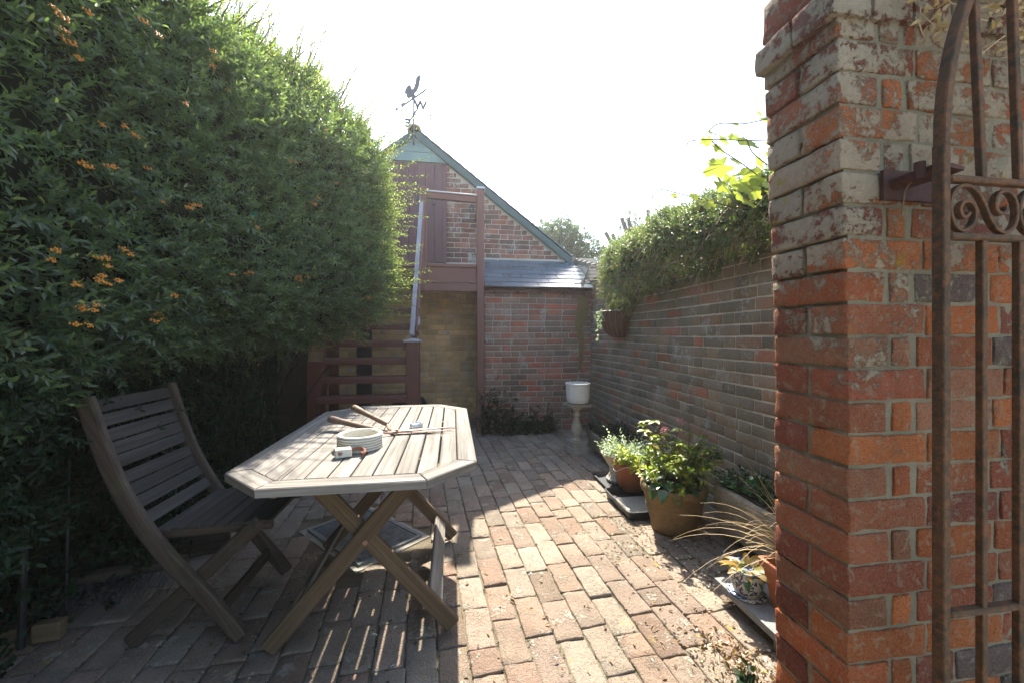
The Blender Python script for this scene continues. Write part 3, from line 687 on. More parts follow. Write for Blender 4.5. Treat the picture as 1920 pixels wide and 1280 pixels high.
for c in range(nC):
    z = (c+.5)*chp-.012+.0; g_ = .009; th_ = YP+.213; dk = lambda col: (lambda f: (col[0]*f, col[1]*f*.95, col[2]*f*.86))(rr.uniform(.75,1.12))
    if c % 2 == 0:   # stretcher along the front; two headers deep on the end
        xs = [XP, XP+.215]; seq = [.103,.215]
        pbrick(XP, XP+.213, YP, YP+.100, z, dk(rr.choice(PAL)), sd=c); pbrick(XP, XP+.103, YP+.112, th_, z, dk(rr.choice(PALS)), sd=c+50)
        x = XP+.213+g_; k = 0
    else:            # header on the front, stretcher through the end, then a closer
        pbrick(XP, XP+.103+rr.uniform(0,.01), YP, th_, z, dk(rr.choice(PALS if rr.random() < .2 else PAL)), sd=c); 
        pbrick(XP+.122, XP+.172, YP, YP+.1, z, dk(rr.choice(PAL)), sd=c+20); x = XP+.183+g_; k = rr.randrange(2)
    while x < 1.78:
        L = [.215,.103][k % 2]*rr.uniform(.94,1.02) if rr.random() < .7 else .215; k += 1
        if x < 1.55: pbrick(x, min(x+L, 1.79), YP+rr.uniform(-.002,.003), YP+.1, z, dk(rr.choice(PAL+[(.19,.14,.125)])), sd=c*7+k)
        x += L+g_
# oversailing cap: two projecting courses then sloped bricks on edge
zc = nC*chp-.010
for k in range(9):
    x0 = XP-.016+k*.112; z = 1.975
    for (y0, y1) in ((YP-.010, YP+.10), (YP+.108, YP+.225)):
        if k == 0 or y0 < YP: pbrick(x0, x0+.104, y0, y1, z+.0, dk(rr.choice(PALS)), h=.07, sd=k+300)
for k in range(13):
    x0 = XP+.0+k*.073
    pbrick(x0, x0+.066, YP-.005, YP+.21, z+.10, dk(rr.choice(PALS)), h=.11, sd=k+400)
m = MB(); m.box((XP+.03, YP+.02, 1.94), (1.79, YP+.19, 2.06)); m.build('cap_mortar', M_['pier_mortar'], pr_)

# ================================================================= IRON GATE
YQ = .68; xs0 = .995
gt = thing('iron_gate', (xs0, YQ, 0), 'rusty brown wrought iron gate with scrollwork swung open against the brick pier', 'gate')
def bar(name, p0, p1, w=.018, h=.012): return beam(name, p0, p1, w, h, M_['iron'], gt, up=(0,1,0), c=.0015)
beam('stile', (xs0-.001,YQ,.02), (xs0-.001,YQ,1.60), .018, .022, M_['iron'], gt, up=(0,1,0), c=.002)
rad = .385; cxg = xs0+rad
arc = [Vector((cxg-rad*math.cos(a), YQ, 1.60+.56*math.sin(a))) for a in [i*math.pi/32 for i in range(33)]]
sweep('arch', arc, .022, .0175, M_['iron'], gt)
beam('stile', (cxg+rad,YQ,.02), (cxg+rad,YQ,1.60), .022, .024, M_['iron'], gt, up=(0,1,0), c=.002)
for z in (1.53, 1.412, .636, .08): beam('rail', (xs0+.012,YQ,z), (cxg+rad-.012,YQ,z), .020, .013, M_['iron'], gt)
for k in range(7):
    x = 1.096+k*.0955
    beam('bar', (x,YQ,.03), (x,YQ,1.406), .0135, .0135, M_['iron'], gt, up=(0,1,0), c=.0015)
    tz = 1.60+.56*math.sqrt(max(0, 1-((x-.02-cxg)/rad)**2)); beam('bar', (x,YQ,1.537), (x-.022,YQ,tz-.012), .013, .013, M_['iron'], gt, up=(0,1,0), c=.0015)
for k in range(4):   # S scrolls between the two upper rails
    x0 = xs0+.018+k*.178; pts = []
    for t in np.linspace(0, 1, 26):      # left volute: spiral inwards to outwards
        a = -2.2+t*5.6; r0 = .010+.036*t; pts.append((x0+.045-r0*math.cos(a)*1.0, 1.463+r0*math.sin(a)*1.1))
    A = Vector((pts[-1][0], pts[-1][1]))
    sp = [(x0+.034+.018*math.cos(a)*s, 1.452+.018*math.sin(a)*s) for a, s in [(3.6-i*.55, .35+.09*i) for i in range(0,13)]]
    P = [(.052,1.462),(.040,1.452),(.030,1.458),(.028,1.472),(.038,1.484),(.054,1.484),(.066,1.470),(.066,1.450),(.054,1.432),(.034,1.424),(.014,1.436),(.004,1.462),(.006,1.492),(.022,1.512),(.046,1.518),(.070,1.508),(.088,1.484),(.102,1.456),(.118,1.434),(.142,1.424),(.164,1.436),(.174,1.462),(.170,1.492),(.154,1.510),(.134,1.510),(.120,1.496),(.118,1.476),(.130,1.464),(.144,1.468),(.146,1.480)]
    sweep('scroll', smoothpts([(x0+a-.004, YQ, b) for a, b in P], 3), .012, .0075, M_['iron'], gt)
bk = MB(); bk.box((.985,YP-.012,1.522), (1.135,YP-.003,1.590)); bk.build('hinge_plate', M_['rust'], gt)
m = MB(); m.tube([(1.012,YP-.022,1.557),(1.012,YP-.010,1.557)], .013, 6); m.build('bolt', M_['rust'], gt)
sweep('hinge_strap', [Vector((1.060,.74,1.557)), Vector((1.03,.74,1.562)), Vector((1.0,.74,1.562))], .11, .012, M_['rust'], gt)
m = MB(); m.tube([(xs0-.005,YQ+.035,1.542),(xs0-.005,YQ+.035,1.578)], .010, 10); m.build('hinge_pin', M_['rust'], gt)
wl = MB(); wl.tube(smoothpts([(1.085,YP-.03,1.588),(1.06,YP-.035,1.578),(1.025,YP-.03,1.545),(1.018,YP-.028,1.51),(1.024,YP-.02,1.485)], 5), .0016, 5); wl.build('tie_wire', M_['dry'], gt)

# ---- dried vine on the pier top
dv = thing('dried_vine', (1.25, .78, 2.0), 'dry straw-coloured vine tangle hanging over the brick pier top right of the gate arch', 'dried vine')
m = MB(); rr = random.Random(4)
for k in range(150):
    x = rr.uniform(1.02,1.75); z = rr.uniform(1.92,2.12) if x < 1.2 else rr.uniform(1.84,2.12); y = YP-.03-rr.random()*.05; p0 = Vector((x,y,z)); pts = [p0]; d = Vector((rr.uniform(-1,1), rr.uniform(-.5,.2), rr.uniform(-.8,.5))).normalized()
    for j in range(4): d = (d+Vector((rr.uniform(-.7,.7), rr.uniform(-.4,.3), rr.uniform(-.6,.4)))).normalized(); pts.append(pts[-1]+d*rr.uniform(.012,.028))
    m.tube(pts, .0013, 4, False, t=(rr.random(), 0, 0))
tag(m.build('twigs', M_['dry'], dv), kind='stuff')
n = 380; P = np.column_stack([RNG.uniform(1.03,1.75,n), YP-.03-RNG.random(n)*.06, RNG.uniform(1.88,2.12,n)]); 
foliage('curled_leaves', [leaves(P, rndv(n), rndv(n), RNG.uniform(.012,.028,n), RNG.uniform(.006,.012,n), np.column_stack([RNG.random(n), np.zeros(n), np.zeros(n)]), .4, .5)], M_['dry'], dv)

# ================================================================= TABLE
tx0, tx1, ty0, ty1, chm, zt0, zt1 = -.785, .092, 1.345, 2.80, .175, .705, .730
tb = thing('folding_table', (-.35, 2.07, 0), 'octagonal weathered grey teak folding table standing in the sun on crossed legs', 'table')
O = [(tx0+chm,ty0),(tx1-chm,ty0),(tx1,ty0+chm),(tx1,ty1-chm),(tx1-chm,ty1),(tx0+chm,ty1),(tx0,ty1-chm),(tx0,ty0+chm)]
fw = .072; e_ = fw*.414
I_ = [(tx0+chm+e_,ty0+fw),(tx1-chm-e_,ty0+fw),(tx1-fw,ty0+chm+e_),(tx1-fw,ty1-chm-e_),(tx1-chm-e_,ty1-fw),(tx0+chm+e_,ty1-fw),(tx0+fw,ty1-chm-e_),(tx0+fw,ty0+chm+e_)]
for k in range(8):
    a, b = O[k], O[(k+1) % 8]; c, d = I_[(k+1) % 8], I_[k]
    v = Vector((b[0]-a[0], b[1]-a[1])).normalized()*.0012; q = [(a[0]+v.x,a[1]+v.y),(b[0]-v.x,b[1]-v.y),(c[0]-v.x,c[1]-v.y),(d[0]+v.x,d[1]+v.y)]
    slab('frame_board', q, zt0-.004, zt1+random.uniform(-.001,.001), M_['teak'], tb, (b[0]-a[0], b[1]-a[1]), .003)
ix0, ix1 = tx0+fw, tx1-fw; ns_ = 10; pw = (ix1-ix0)/ns_; ymid = 2.075
def yl(x): # lower inner limit
    a = ty0+fw; 
    if x < tx0+chm+e_: a = ty0+fw+(tx0+chm+e_-x)
    if x > tx1-chm-e_: a = ty0+fw+(x-(tx1-chm-e_))
    return a
for k in range(ns_):
    g1 = .0014+.0034*k/ns_; xa, xb = ix0+k*pw+g1, ix0+(k+1)*pw-g1
    ya, yb = yl(xa), yl(xb); xm = tx0+chm+e_; xn = tx1-chm-e_; low = [(xa,ya)]
    if xa < xm < xb: low.append((xm, yl(xm)))
    if xa < xn < xb: low.append((xn, yl(xn)))
    low.append((xb,yb)); low = [(x, y+.002) for x, y in low]
    near = low+[(xb,ymid-.004),(xa,ymid-.004)]; slab('slat', near, zt0, zt1-.001+random.uniform(-.0015,.001), M_['teak'], tb, (0,1), .0025)
    far = [(x, ty0+ty1-y) for x, y in low][::-1]; far = [(xa,ymid+.004),(xb,ymid+.004)]+far; slab('slat', far, zt0, zt1-.001+random.uniform(-.0015,.001), M_['teak'], tb, (0,1), .0025)
beam('crossbar', (ix0,ymid,.684), (ix1,ymid,.684), .06, .024, M_['teak_brown'], tb)
for y in (1.60, 2.40): beam('crossbar', (ix0,y,.684), (ix1,y,.684), .045, .024, M_['teak_brown'], tb)
for x in (-.60, -.10): beam('side_runner', (x,1.45,.676), (x,2.7,.676), .022, .04, M_['teak_brown'], tb)
TY = [(1.625,1.655), (2.345,2.375)]
for (ya, yb) in TY:
    beam('leg', (.008,ya,.008), (-.588,ya,.70), .026, .062, M_['teak_brown'], tb, up=(0,1,0), c=.005) if False else None
def leg(name, a, b, y, w=.028, h=.064, mat='teak_brown'):
    M, L = frame((a[0],y,a[1]), (b[0],y,b[1]), up=(0,0,1)); V, F = beam_vf(L, w, h, .005)
    return link(name, mkmesh(name, V, F), M_[mat], tb if name == 'leg' else None, M)
for i, (ya, yb) in enumerate(TY):
    leg('leg', (.004,.022), (-.595,.700), yb); leg('leg', (-.690,.022), (-.105,.700), ya)
    m = MB(); m.tube([(-.335,ya-.018,.405),(-.335,ya-.012,.405)], .009, 10); m.build('pivot_bolt', M_['blade'], tb)
beam('stretcher', (-.070,1.668,.128), (-.070,2.358,.128), .075, .016, M_['teak'], tb, up=(.75,0,.66)); beam('stretcher', (-.62,1.64,.128), (-.62,2.33,.128), .075, .016, M_['teak'], tb, up=(-.75,0,.66))
beam('stretcher', (-.50,1.68,.60), (-.50,2.34,.60), .016, .05, M_['teak_brown'], tb)

# ================================================================= CHAIR
chr_ = thing('folding_chair', (-1.05, 1.93, 0), 'grey slatted teak folding chair in deep shade left of the table', 'chair')
stile = [(-1.358,.975),(-1.309,.803),(-1.249,.639),(-1.167,.482),(-1.072,.342),(-.951,.195),(-.822,.022)]
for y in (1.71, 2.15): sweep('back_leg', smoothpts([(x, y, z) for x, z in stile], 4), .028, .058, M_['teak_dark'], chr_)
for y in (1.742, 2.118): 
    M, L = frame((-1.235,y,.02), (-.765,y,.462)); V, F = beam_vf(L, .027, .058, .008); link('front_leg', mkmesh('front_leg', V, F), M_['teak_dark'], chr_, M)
sp = smoothpts([(x, 0, z) for x, z in stile], 10); k = 2
acc = 0; seg = .0585; tgt = .030; 
for i in range(1, len(sp)):
    acc += (sp[i]-sp[i-1]).length
    if acc >= tgt:
        tgt += seg; d = (sp[i]-sp[i-1]).normalized(); nrm = Vector((d.z, 0, -d.x))
        beam('back_slat', (sp[i].x, 1.727, sp[i].z), (sp[i].x, 2.133, sp[i].z), .013, .050, M_['teak_back'], chr_, up=tuple(-d), c=.003)
        if tgt > .030+seg*8.5: break
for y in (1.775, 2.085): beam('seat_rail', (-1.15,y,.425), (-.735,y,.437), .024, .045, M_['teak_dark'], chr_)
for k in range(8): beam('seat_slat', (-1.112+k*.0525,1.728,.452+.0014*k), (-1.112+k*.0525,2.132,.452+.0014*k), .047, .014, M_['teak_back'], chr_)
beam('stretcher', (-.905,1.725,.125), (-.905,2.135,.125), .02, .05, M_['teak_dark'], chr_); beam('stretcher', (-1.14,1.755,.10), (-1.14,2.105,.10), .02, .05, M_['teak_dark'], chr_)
m = MB(); m.tube([(-.79,1.722,.44),(-.79,1.729,.44)], .013, 10); m.build('pivot_bolt', M_['teak_back'], chr_)

# ================================================================= THINGS ON THE TABLE
Z = zt1
sh = thing('garden_shears', (-.33, 2.0, Z), 'open garden shears with worn wooden handles and long rusty blades on the table', 'shears')
def handle(a, b): 
    M, L = frame(a, b); m = MB(); m.lathe([(.013,0),(.018,.006),(.0185,.03),(.0145,.10),(.0125,.18),(.0135,L-.03),(.011,L-.004),(.009,L)], 12); o = m.build('handle', M_['handle'], sh, True, M @ Matrix.Rotation(math.pi/2, 4, 'Y')); return o
handle((-.622,2.149,Z+.052), (-.355,1.985,Z+.022)); handle((-.545,2.325,Z+.075), (-.325,2.085,Z+.028))
m = MB(); m.tube(smoothpts([(-.355,1.985,Z+.022),(-.33,1.965,Z+.018),(-.30,1.965,Z+.012),(-.265,1.985,Z+.010)], 4), .006, 6); m.tube(smoothpts([(-.325,2.085,Z+.028),(-.315,2.045,Z+.018),(-.29,2.005,Z+.014),(-.265,1.985,Z+.012)], 4), .006, 6); m.build('tang', M_['blade'], sh)
def blade(a, b, w, z0):
    a = Vector(a); b = Vector(b); d = (b-a).normalized(); n = Vector((-d.y, d.x)); m = MB()
    m.prism([tuple(a-n*w*.5), tuple(a+(b-a)*.4-n*w*.6), tuple(b), tuple(a+(b-a)*.4+n*w*.35), tuple(a+n*w*.5)], z0, z0+.003); m.build('blade', M_['blade'], sh)
blade((-.29,1.985), (.015,2.035), .030, Z+.014); blade((-.29,1.995), (-.005,1.985), .030, Z+.009)
m = MB(); m.tube([(-.265,1.988,Z+.006),(-.265,1.988,Z+.024)], .008, 8); m.build('pivot_screw', M_['blade'], sh)
rg = thing('stoneware_ring', (-.39, 1.78, Z), 'round cream ribbed stoneware dish, open in the middle, on the sunny table', 'dish')
prof = [(.060,.012),(.088,.003)]
pf = [(.070,.0),(.090,.0)]
for k in range(5): pf += [(.0925,.003+k*.0105),(.0925,.0095+k*.0105),(.0865,.0105+k*.0105),(.0865,.0125+k*.0105)]
pf += [(.0925,.056),(.089,.061),(.078,.061),(.074,.057),(.073,.012),(.002,.010)]
m = MB(); m.lathe(pf, 40); m.build('ribbed_body', M_['ring'], rg, False, MT((-.39,1.78,Z)))
gd = thing('carved_block', (-.42, 1.65, Z), 'small pitted metal block with curved rusty hook on the near side of the table', 'tool')
V, F = rbrick(.062, .036, .034, .004, 5, 3, 3, .003, 5); link('block', mkmesh('block', V, F), M_['ring'], gd, MT((-.425,1.648,Z+.0175)) @ Matrix.Rotation(.35, 4, 'Z'))
m = MB(); m.tube(smoothpts([(-.400,1.66,Z+.022),(-.375,1.672,Z+.026),(-.352,1.668,Z+.022),(-.345,1.65,Z+.014),(-.355,1.638,Z+.012)], 5), [.006]*15+[.007]*6, 8); m.build('hook', M_['terracotta'], gd)
m = MB(); m.tube([(-.432,1.622,Z+.02),(-.430,1.629,Z+.02)], .008, 10); m.build('rivet', M_['blade'], gd)
gp = MB(); gp.lathe([(.030,0),(.034,.004),(.032,.018),(.024,.026),(.010,.027)], 16, (0,0,0), 0, (1,1,1), .3); gp.lathe([(.012,.02),(.016,.03),(.006,.036)], 10, (.01,0,0)); 
cg = gp.build('clear_sprinkler_head', M_['clear'], None, True, MT((-.185,2.115,Z))); tag(cg, 'small clear plastic fitting behind the shear blades on the table', 'plastic fitting')

# ================================================================= POTS AND PLANTS
def palm_leaf(size, seed, lobes=5, fold=.15):
    rr = random.Random(seed); V = [(0,0,0)]; n = 20
    for i in range(n+1):
        a = R(-150+300*i/n); t = abs(math.cos(a*lobes/2.0*.97)); rad = size*(.55+.38*t)*(1.1 if abs(a) < .6 else .9)*rr.uniform(.9,1.05)
        V.append((rad*math.cos(a)*.9+size*.25, rad*math.sin(a)*.85, -fold*abs(rad*math.sin(a))+rr.uniform(-.04,.04)*size))
    return V, [(0,i,i+1) for i in range(1, n+1)]
def oval_leaf(L, Wd, seed, curl=.25):
    V = []; F = []; n = 5
    for i in range(n+1):
        t = i/n; wv = Wd*.5*math.sin(math.pi*min(1, t*.93+.07))**.75; z = -curl*L*t*t
        V += [(L*t, -wv, z+wv*.35), (L*t, 0, z), (L*t, wv, z+wv*.35)]
    for i in range(n):
        b = i*3; F += [(b,b+3,b+4,b+1),(b+1,b+4,b+5,b+2)]
    return V, F
def leafM(p, d, roll=0, sc=1):
    d = Vector(d).normalized(); up = Vector((0,0,1)) if abs(d.z) < .95 else Vector((1,0,0)); y = up.cross(d).normalized(); z = d.cross(y)
    M = Matrix((d, y, z)).transposed().to_4x4(); M.translation = Vector(p); return M @ Matrix.Rotation(roll, 4, 'X') @ Matrix.Scale(sc, 4)
def tinted(mesh, t, g=0):
    a = mesh.color_attributes["tint"]; arr = np.ones((len(mesh.vertices), 4), np.float32); arr[:, 0] = t; arr[:, 1] = g; arr[:, 2] = 0; a.data.foreach_set("color", arr.ravel()); return mesh
OV = {}
def ovmesh(t, g, seed=0, w=.6):
    k = (round(t*3), g, seed % 3, w)
    if k not in OV: V, F = oval_leaf(1, w, seed, .2+.1*(seed % 3)); OV[k] = tinted(mkmesh('leaf', V, F, True), t, g)
    return OV[k]
# big pot
bp = thing('large_flowerpot', (1.37, 2.32, 0), 'large mossy terracotta pot with leggy yellow-green hydrangea right of the sunlit path', 'potted plant')
c0 = (1.37,2.32,0); Mp = MT(c0)
m = MB(); m.lathe([(.10,0),(.133,.002),(.140,.05),(.163,.135),(.166,.14),(.166,.148),(.164,.152),(.182,.235),(.196,.240),(.199,.262),(.196,.285),(.188,.290),(.178,.286),(.172,.255),(.002,.25)], 48, jit=.012); m.build('pot', M_['old_pot'], bp, True, Mp)
m = MB(); m.lathe([(.17,.262),(.10,.272),(.002,.275)], 20, jit=.1); m.build('soil', M_['soil'], bp, True, Mp)
rr = random.Random(12); tips = []
for k in range(17):
    a = rr.uniform(0, 6.28); r0 = rr.uniform(.02,.13); h = rr.uniform(.18,.42); lean_ = rr.uniform(.05,.17)
    p0 = Vector(c0)+Vector((r0*math.cos(a), r0*math.sin(a), .265)); pts = [p0+Vector((lean_*math.cos(a)*t*t+.012*math.sin(5*t+k), lean_*math.sin(a)*t*t, h*t)) for t in (0,.25,.5,.75,1)]
    m = MB(); m.tube(smoothpts(pts, 3), .0028, 6, t=(.5,.5,0)); m.build('stem', M_['teak_brown'], bp); tips.append((pts, a))
for pts, a in tips:
    for j, t in enumerate((2, 3, 4)):
        nl = 5 if t == 4 else 3
        for q in range(nl):
            b = q*6.28/nl+rr.random(); L = rr.uniform(.032,.055); light = rr.uniform(.45,1) if t >= 3 else rr.uniform(.1,.6)
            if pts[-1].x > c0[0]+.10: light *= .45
            o = link('leaf', ovmesh(light, .85 if rr.random() < .05 else 0, q, .55), M_['hydr'], bp, leafM(pts[t], (math.cos(b), math.sin(b), rr.uniform(-.1,.5)), rr.uniform(-.4,.4), L))
for k in range(46):   # big basal leaves spilling over the rim
    a = rr.uniform(0, 6.28); r0 = rr.uniform(.06,.15); p0 = Vector(c0)+Vector((r0*math.cos(a), r0*math.sin(a), rr.uniform(.28,.36))); L = rr.uniform(.055,.085)
    link('leaf', ovmesh(rr.uniform(0,.8), 0, k, .75), M_['hosta'], bp, leafM(p0, (math.cos(a), math.sin(a), rr.uniform(-.6,.4)), rr.uniform(-.3,.3), L))
for (a, dz) in ((-2.0,-.9),(-1.15,-.8),(3.6,-.5),(3.9,-.3),(-2.4,-.5)):
    p0 = Vector(c0)+Vector((.18*math.cos(a), .18*math.sin(a), .292)); link('leaf', ovmesh(.7, 0, 1, .75), M_['hosta'], bp, leafM(p0, (math.cos(a)*.5, math.sin(a)*.5, dz), 0, .075))
n = 110; aa = RNG.uniform(0, 6.28, n); ra = RNG.uniform(.03,.19,n); B = np.column_stack([c0[0]+ra*np.cos(aa)+.03, c0[1]+ra*np.sin(aa), RNG.uniform(.27,.47,n)]); D = np.column_stack([np.cos(aa), np.sin(aa), RNG.uniform(0,1,n)])
foliage('foliage', [sprigs(B, D, RNG.uniform(.05,.11,n), 8, .038, .022, RNG.uniform(.0,.6,n), .05)], M_['hydr'], bp)
for (px_, py_, pz_) in ((1.43,2.35,.66),(1.29,2.30,.62)):
    m = MB()
    for k in range(26): m.ball((px_+rr.gauss(0,.016), py_+rr.gauss(0,.016), pz_+rr.gauss(0,.012)), .0055)
    m.build('faded_flower_head', M_['flower'], bp)

# tray
tr = MB(); x0, x1, y0, y1, hh = 1.13, 1.50, 2.44, 2.88, .055
def rrect(x0, x1, y0, y1, r, n=4):
    P = []
    for cx, cy, a0 in ((x1-r,y1-r,0),(x0+r,y1-r,90),(x0+r,y0+r,180),(x1-r,y0+r,270)):
        for i in range(n+1): a = R(a0+90*i/n); P.append((cx+r*math.cos(a), cy+r*math.sin(a)))
    return P
def shell(levels):
    V = []; F = []; n = len(levels[0][0])
    for P, z in levels: V += [(x, y, z) for x, y in P]
    for i in range(len(levels)-1): F += [(i*n+k, i*n+(k+1) % n, (i+1)*n+(k+1) % n, (i+1)*n+k) for k in range(n)]
    F += [tuple(range(n-1, -1, -1)), tuple((len(levels)-1)*n+k for k in range(n))]; return V, F
V, F = shell([(rrect(x0+.012,x1-.012,y0+.012,y1-.012,.03), .004), (rrect(x0,x1,y0,y1,.035), hh), (rrect(x0+.008,x1-.008,y0+.008,y1-.008,.03), hh), (rrect(x0+.02,x1-.02,y0+.02,y1-.02,.025), .012)])
tag(link('plastic_tray', mkmesh('plastic_tray', V, F), M_['black_plastic']), 'shallow black rectangular plastic tray on the paving beside the large pot', 'tray')
V, F = shell([(rrect(x0+.024,x1-.024,y0+.024,y1-.10,.02), .0125), (rrect(x0+.024,x1-.024,y0+.024,y1-.10,.02), .016)])
tag(link('dried_silt', mkmesh('dried_silt', V, F), M_['cement']), 'pale dried silt lying in the bottom of the black tray', 'silt')

def pot_thing(name, loc, prof, mat, label, cat, seg=28, jit=.0, fl=0):
    t = thing(name, loc, label, cat); m = MB(); m.lathe(prof, seg, jit=jit, fl=fl); m.build('pot', mat, t, fl == 0, MT(loc)); return t
# terracotta pot behind
tp = pot_thing('terracotta_pot', (1.36,2.90,.03), [(.07,0),(.085,0),(.118,.16),(.128,.165),(.132,.205),(.124,.207),(.115,.17),(.002,.165)], M_['terracotta'], 'orange terracotta pot with grey-leaved plant half hidden behind the large mossy pot', 'potted plant')
m = MB(); m.tube([(1.36+.134*math.cos(a), 2.90+.134*math.sin(a), .03+.17+.03*math.cos(a*3)) for a in [i*6.28/30 for i in range(31)]], .003, 5, False); m.build('wire', M_['white_pot'], tp)
n = 90; aa = RNG.uniform(0, 6.28, n); B = np.column_stack([1.36+RNG.uniform(0,.1,n)*np.cos(aa), 2.90+RNG.uniform(0,.1,n)*np.sin(aa), RNG.uniform(.2,.28,n)]); D = np.column_stack([np.cos(aa)*.7, np.sin(aa)*.7, RNG.uniform(.4,1.2,n)])
foliage('foliage', [sprigs(B, D, RNG.uniform(.10,.27,n), 9, .030, .016, RNG.uniform(.3,.9,n), .08)], M_['silver'], tp)
n = 40; aa = RNG.uniform(2.2, 5, n); B = np.column_stack([1.32+0*aa, 2.84+0*aa, RNG.uniform(.2,.3,n)]); D = np.column_stack([np.cos(aa)*.9, np.sin(aa)*.9, RNG.uniform(.1,.9,n)])
foliage('bright_leaves', [sprigs(B, D, RNG.uniform(.05,.14,n), 6, .040, .026, RNG.uniform(.8,1,n), .02)], M_['hydr'], tp)
# pale urn on tray
ur = pot_thing('fluted_stone_urn', (1.335,3.10,.02), [(.085,0),(.09,.02),(.075,.035),(.058,.07),(.062,.11),(.10,.17),(.125,.215),(.130,.225),(.118,.222),(.10,.19),(.002,.18)], M_['pale_stone'], 'pale fluted stone urn with silvery bushy plant between stone trough and terracotta pot', 'urn', 36, 0, .035)
n = 120; aa = RNG.uniform(0, 6.28, n); B = np.column_stack([1.335+RNG.uniform(0,.09,n)*np.cos(aa), 3.10+RNG.uniform(0,.09,n)*np.sin(aa), RNG.uniform(.2,.27,n)]); D = np.column_stack([np.cos(aa)*.8, np.sin(aa)*.8, RNG.uniform(.2,1.2,n)])
foliage('foliage', [sprigs(B, D, RNG.uniform(.05,.13,n), 9, .020, .012, RNG.uniform(.3,1,n), .03)], M_['silver'], ur)
V, F = shell([(rrect(1.19,1.56,2.92,3.28,.03), .002), (rrect(1.18,1.57,2.91,3.29,.035), .03), (rrect(1.192,1.558,2.922,3.278,.03), .03), (rrect(1.20,1.55,2.93,3.27,.03), .015)])
tag(link('plastic_tray', mkmesh('grey_tray', V, F), M_['black_plastic']), 'thin dark tray under the stone urn and terracotta pot', 'tray')
# stone troughs
def trough(name, x0, x1, y0, y1, z0, z1, label, nfeet, seed):
    t = thing(name, ((x0+x1)/2, (y0+y1)/2, 0), label, 'stone trough'); cx, cy = (x0+x1)/2, (y0+y1)/2; L, D, H = y1-y0, x1-x0, z1-z0
    V, F = rbrick(L, D, H, .012, 12, 5, 5, .006, seed)
    V = [Vector((v.x*(1-.05*(v.z < 0)), v.y*(1-.10*(v.z < 0)), v.z)) for v in V]
    # hollow the top
    V2, F2 = [], []
    link('body', mkmesh('body', V, F, True), M_['trough'], t, MT((cx,cy,(z0+z1)/2)) @ Matrix.Rotation(math.pi/2, 4, 'Z'))
    m = MB(); m.box((x0+.03,y0+.03,z1-.004), (x1-.03,y1-.03,z1+.006)); m.build('soil', M_['soil'], t)
    for k in range(nfeet):
        yy = y0+.09+(y1-y0-.18)*k/(nfeet-1); m = MB(); m.lathe([(.038,0),(.045,.015),(.042,.045),(.034,z0+.004)], 12, jit=.1); m.build('foot', M_['coping'], t, True, MT((x0+.08,yy,0))); 
        m = MB(); m.lathe([(.038,0),(.045,.015),(.042,.045),(.034,z0+.004)], 12, jit=.1); m.build('foot', M_['coping'], t, True, MT((x1-.08,yy,0)))
    return t
ft = trough('stone_trough', 1.385, 1.72, 3.42, 4.02, .055, .225, 'small rough stone trough on feet beside the pedestal, planted with low dark green', 2, 9)
def mound(name, parent, x0, x1, y0, y1, z, h, n, LL, LW, lt, mat, nl=8, odd=.03):
    B = np.column_stack([RNG.uniform(x0,x1,n), RNG.uniform(y0,y1,n), np.full(n, z)]); cx, cy = (x0+x1)/2, (y0+y1)/2
    D = np.column_stack([(B[:,0]-cx)*2+RNG.normal(0,.15,n), (B[:,1]-cy)*1.2+RNG.normal(0,.2,n), RNG.uniform(.25,.7,n)])
    return foliage(name, [sprigs(B, D, RNG.uniform(.4,1,n)*h, nl, LL, LW, RNG.uniform(lt[0],lt[1],n), odd)], mat, parent)
mound('foliage', ft, 1.40,1.72,3.44,4.0,.215,.13,170,.026,.014,(0,.6),M_['under'])
bt = trough('stone_trough', 1.555, 1.79, 1.42, 2.20, .06, .315, 'large rough brown stone trough against the wall right of the mossy pot', 2, 17)
mound('foliage', bt, 1.58,1.78,1.5,2.18,.31,.12,120,.036,.024,(0,.7),M_['hosta'],6)
sp_ = pot_thing('small_dark_pot', (1.58,2.42,0), [(.03,0),(.038,0),(.050,.09),(.054,.095),(.054,.11),(.047,.11),(.002,.10)], M_['old_pot'], 'small empty brown pot in shade between mossy pot and large trough', 'pot')
# pedestal with white pot
pd = thing('baluster_pedestal', (1.27, 3.98, 0), 'pale weathered stone baluster pedestal on square base in the far corner', 'pedestal')
Mq = MT((1.27,3.98,0)) @ Matrix.Rotation(.2, 4, 'Z')
m = MB(); m.box((-.095,-.095,0), (.095,.095,.055)); m.box((-.08,-.08,.055), (.08,.08,.12)); m.build('base', M_['pale_stone'], pd, False, Mq)
m = MB(); m.lathe([(.06,.12),(.062,.135),(.035,.15),(.04,.165),(.054,.20),(.058,.235),(.050,.28),(.032,.33),(.026,.365),(.040,.375),(.040,.39),(.028,.40),(.028,.42),(.05,.45),(.07,.468)], 28); m.build('baluster', M_['pale_stone'], pd, True, Mq)
m = MB(); m.box((-.07,-.07,.465), (.07,.07,.482)); m.box((-.115,-.115,.482), (.115,.115,.502)); m.build('top_plate', M_['coping'], pd, False, Mq)
wp = MB(); wp.lathe([(.075,0),(.105,.012),(.118,.05),(.124,.19),(.130,.195),(.130,.212),(.118,.212),(.112,.16),(.002,.15)], 20, fl=0); 
o = wp.build('white_planter', M_['white_pot'], None, False, MT((1.28,3.97,.5025))); tag(o, 'white faceted planter standing on the baluster pedestal', 'planter')
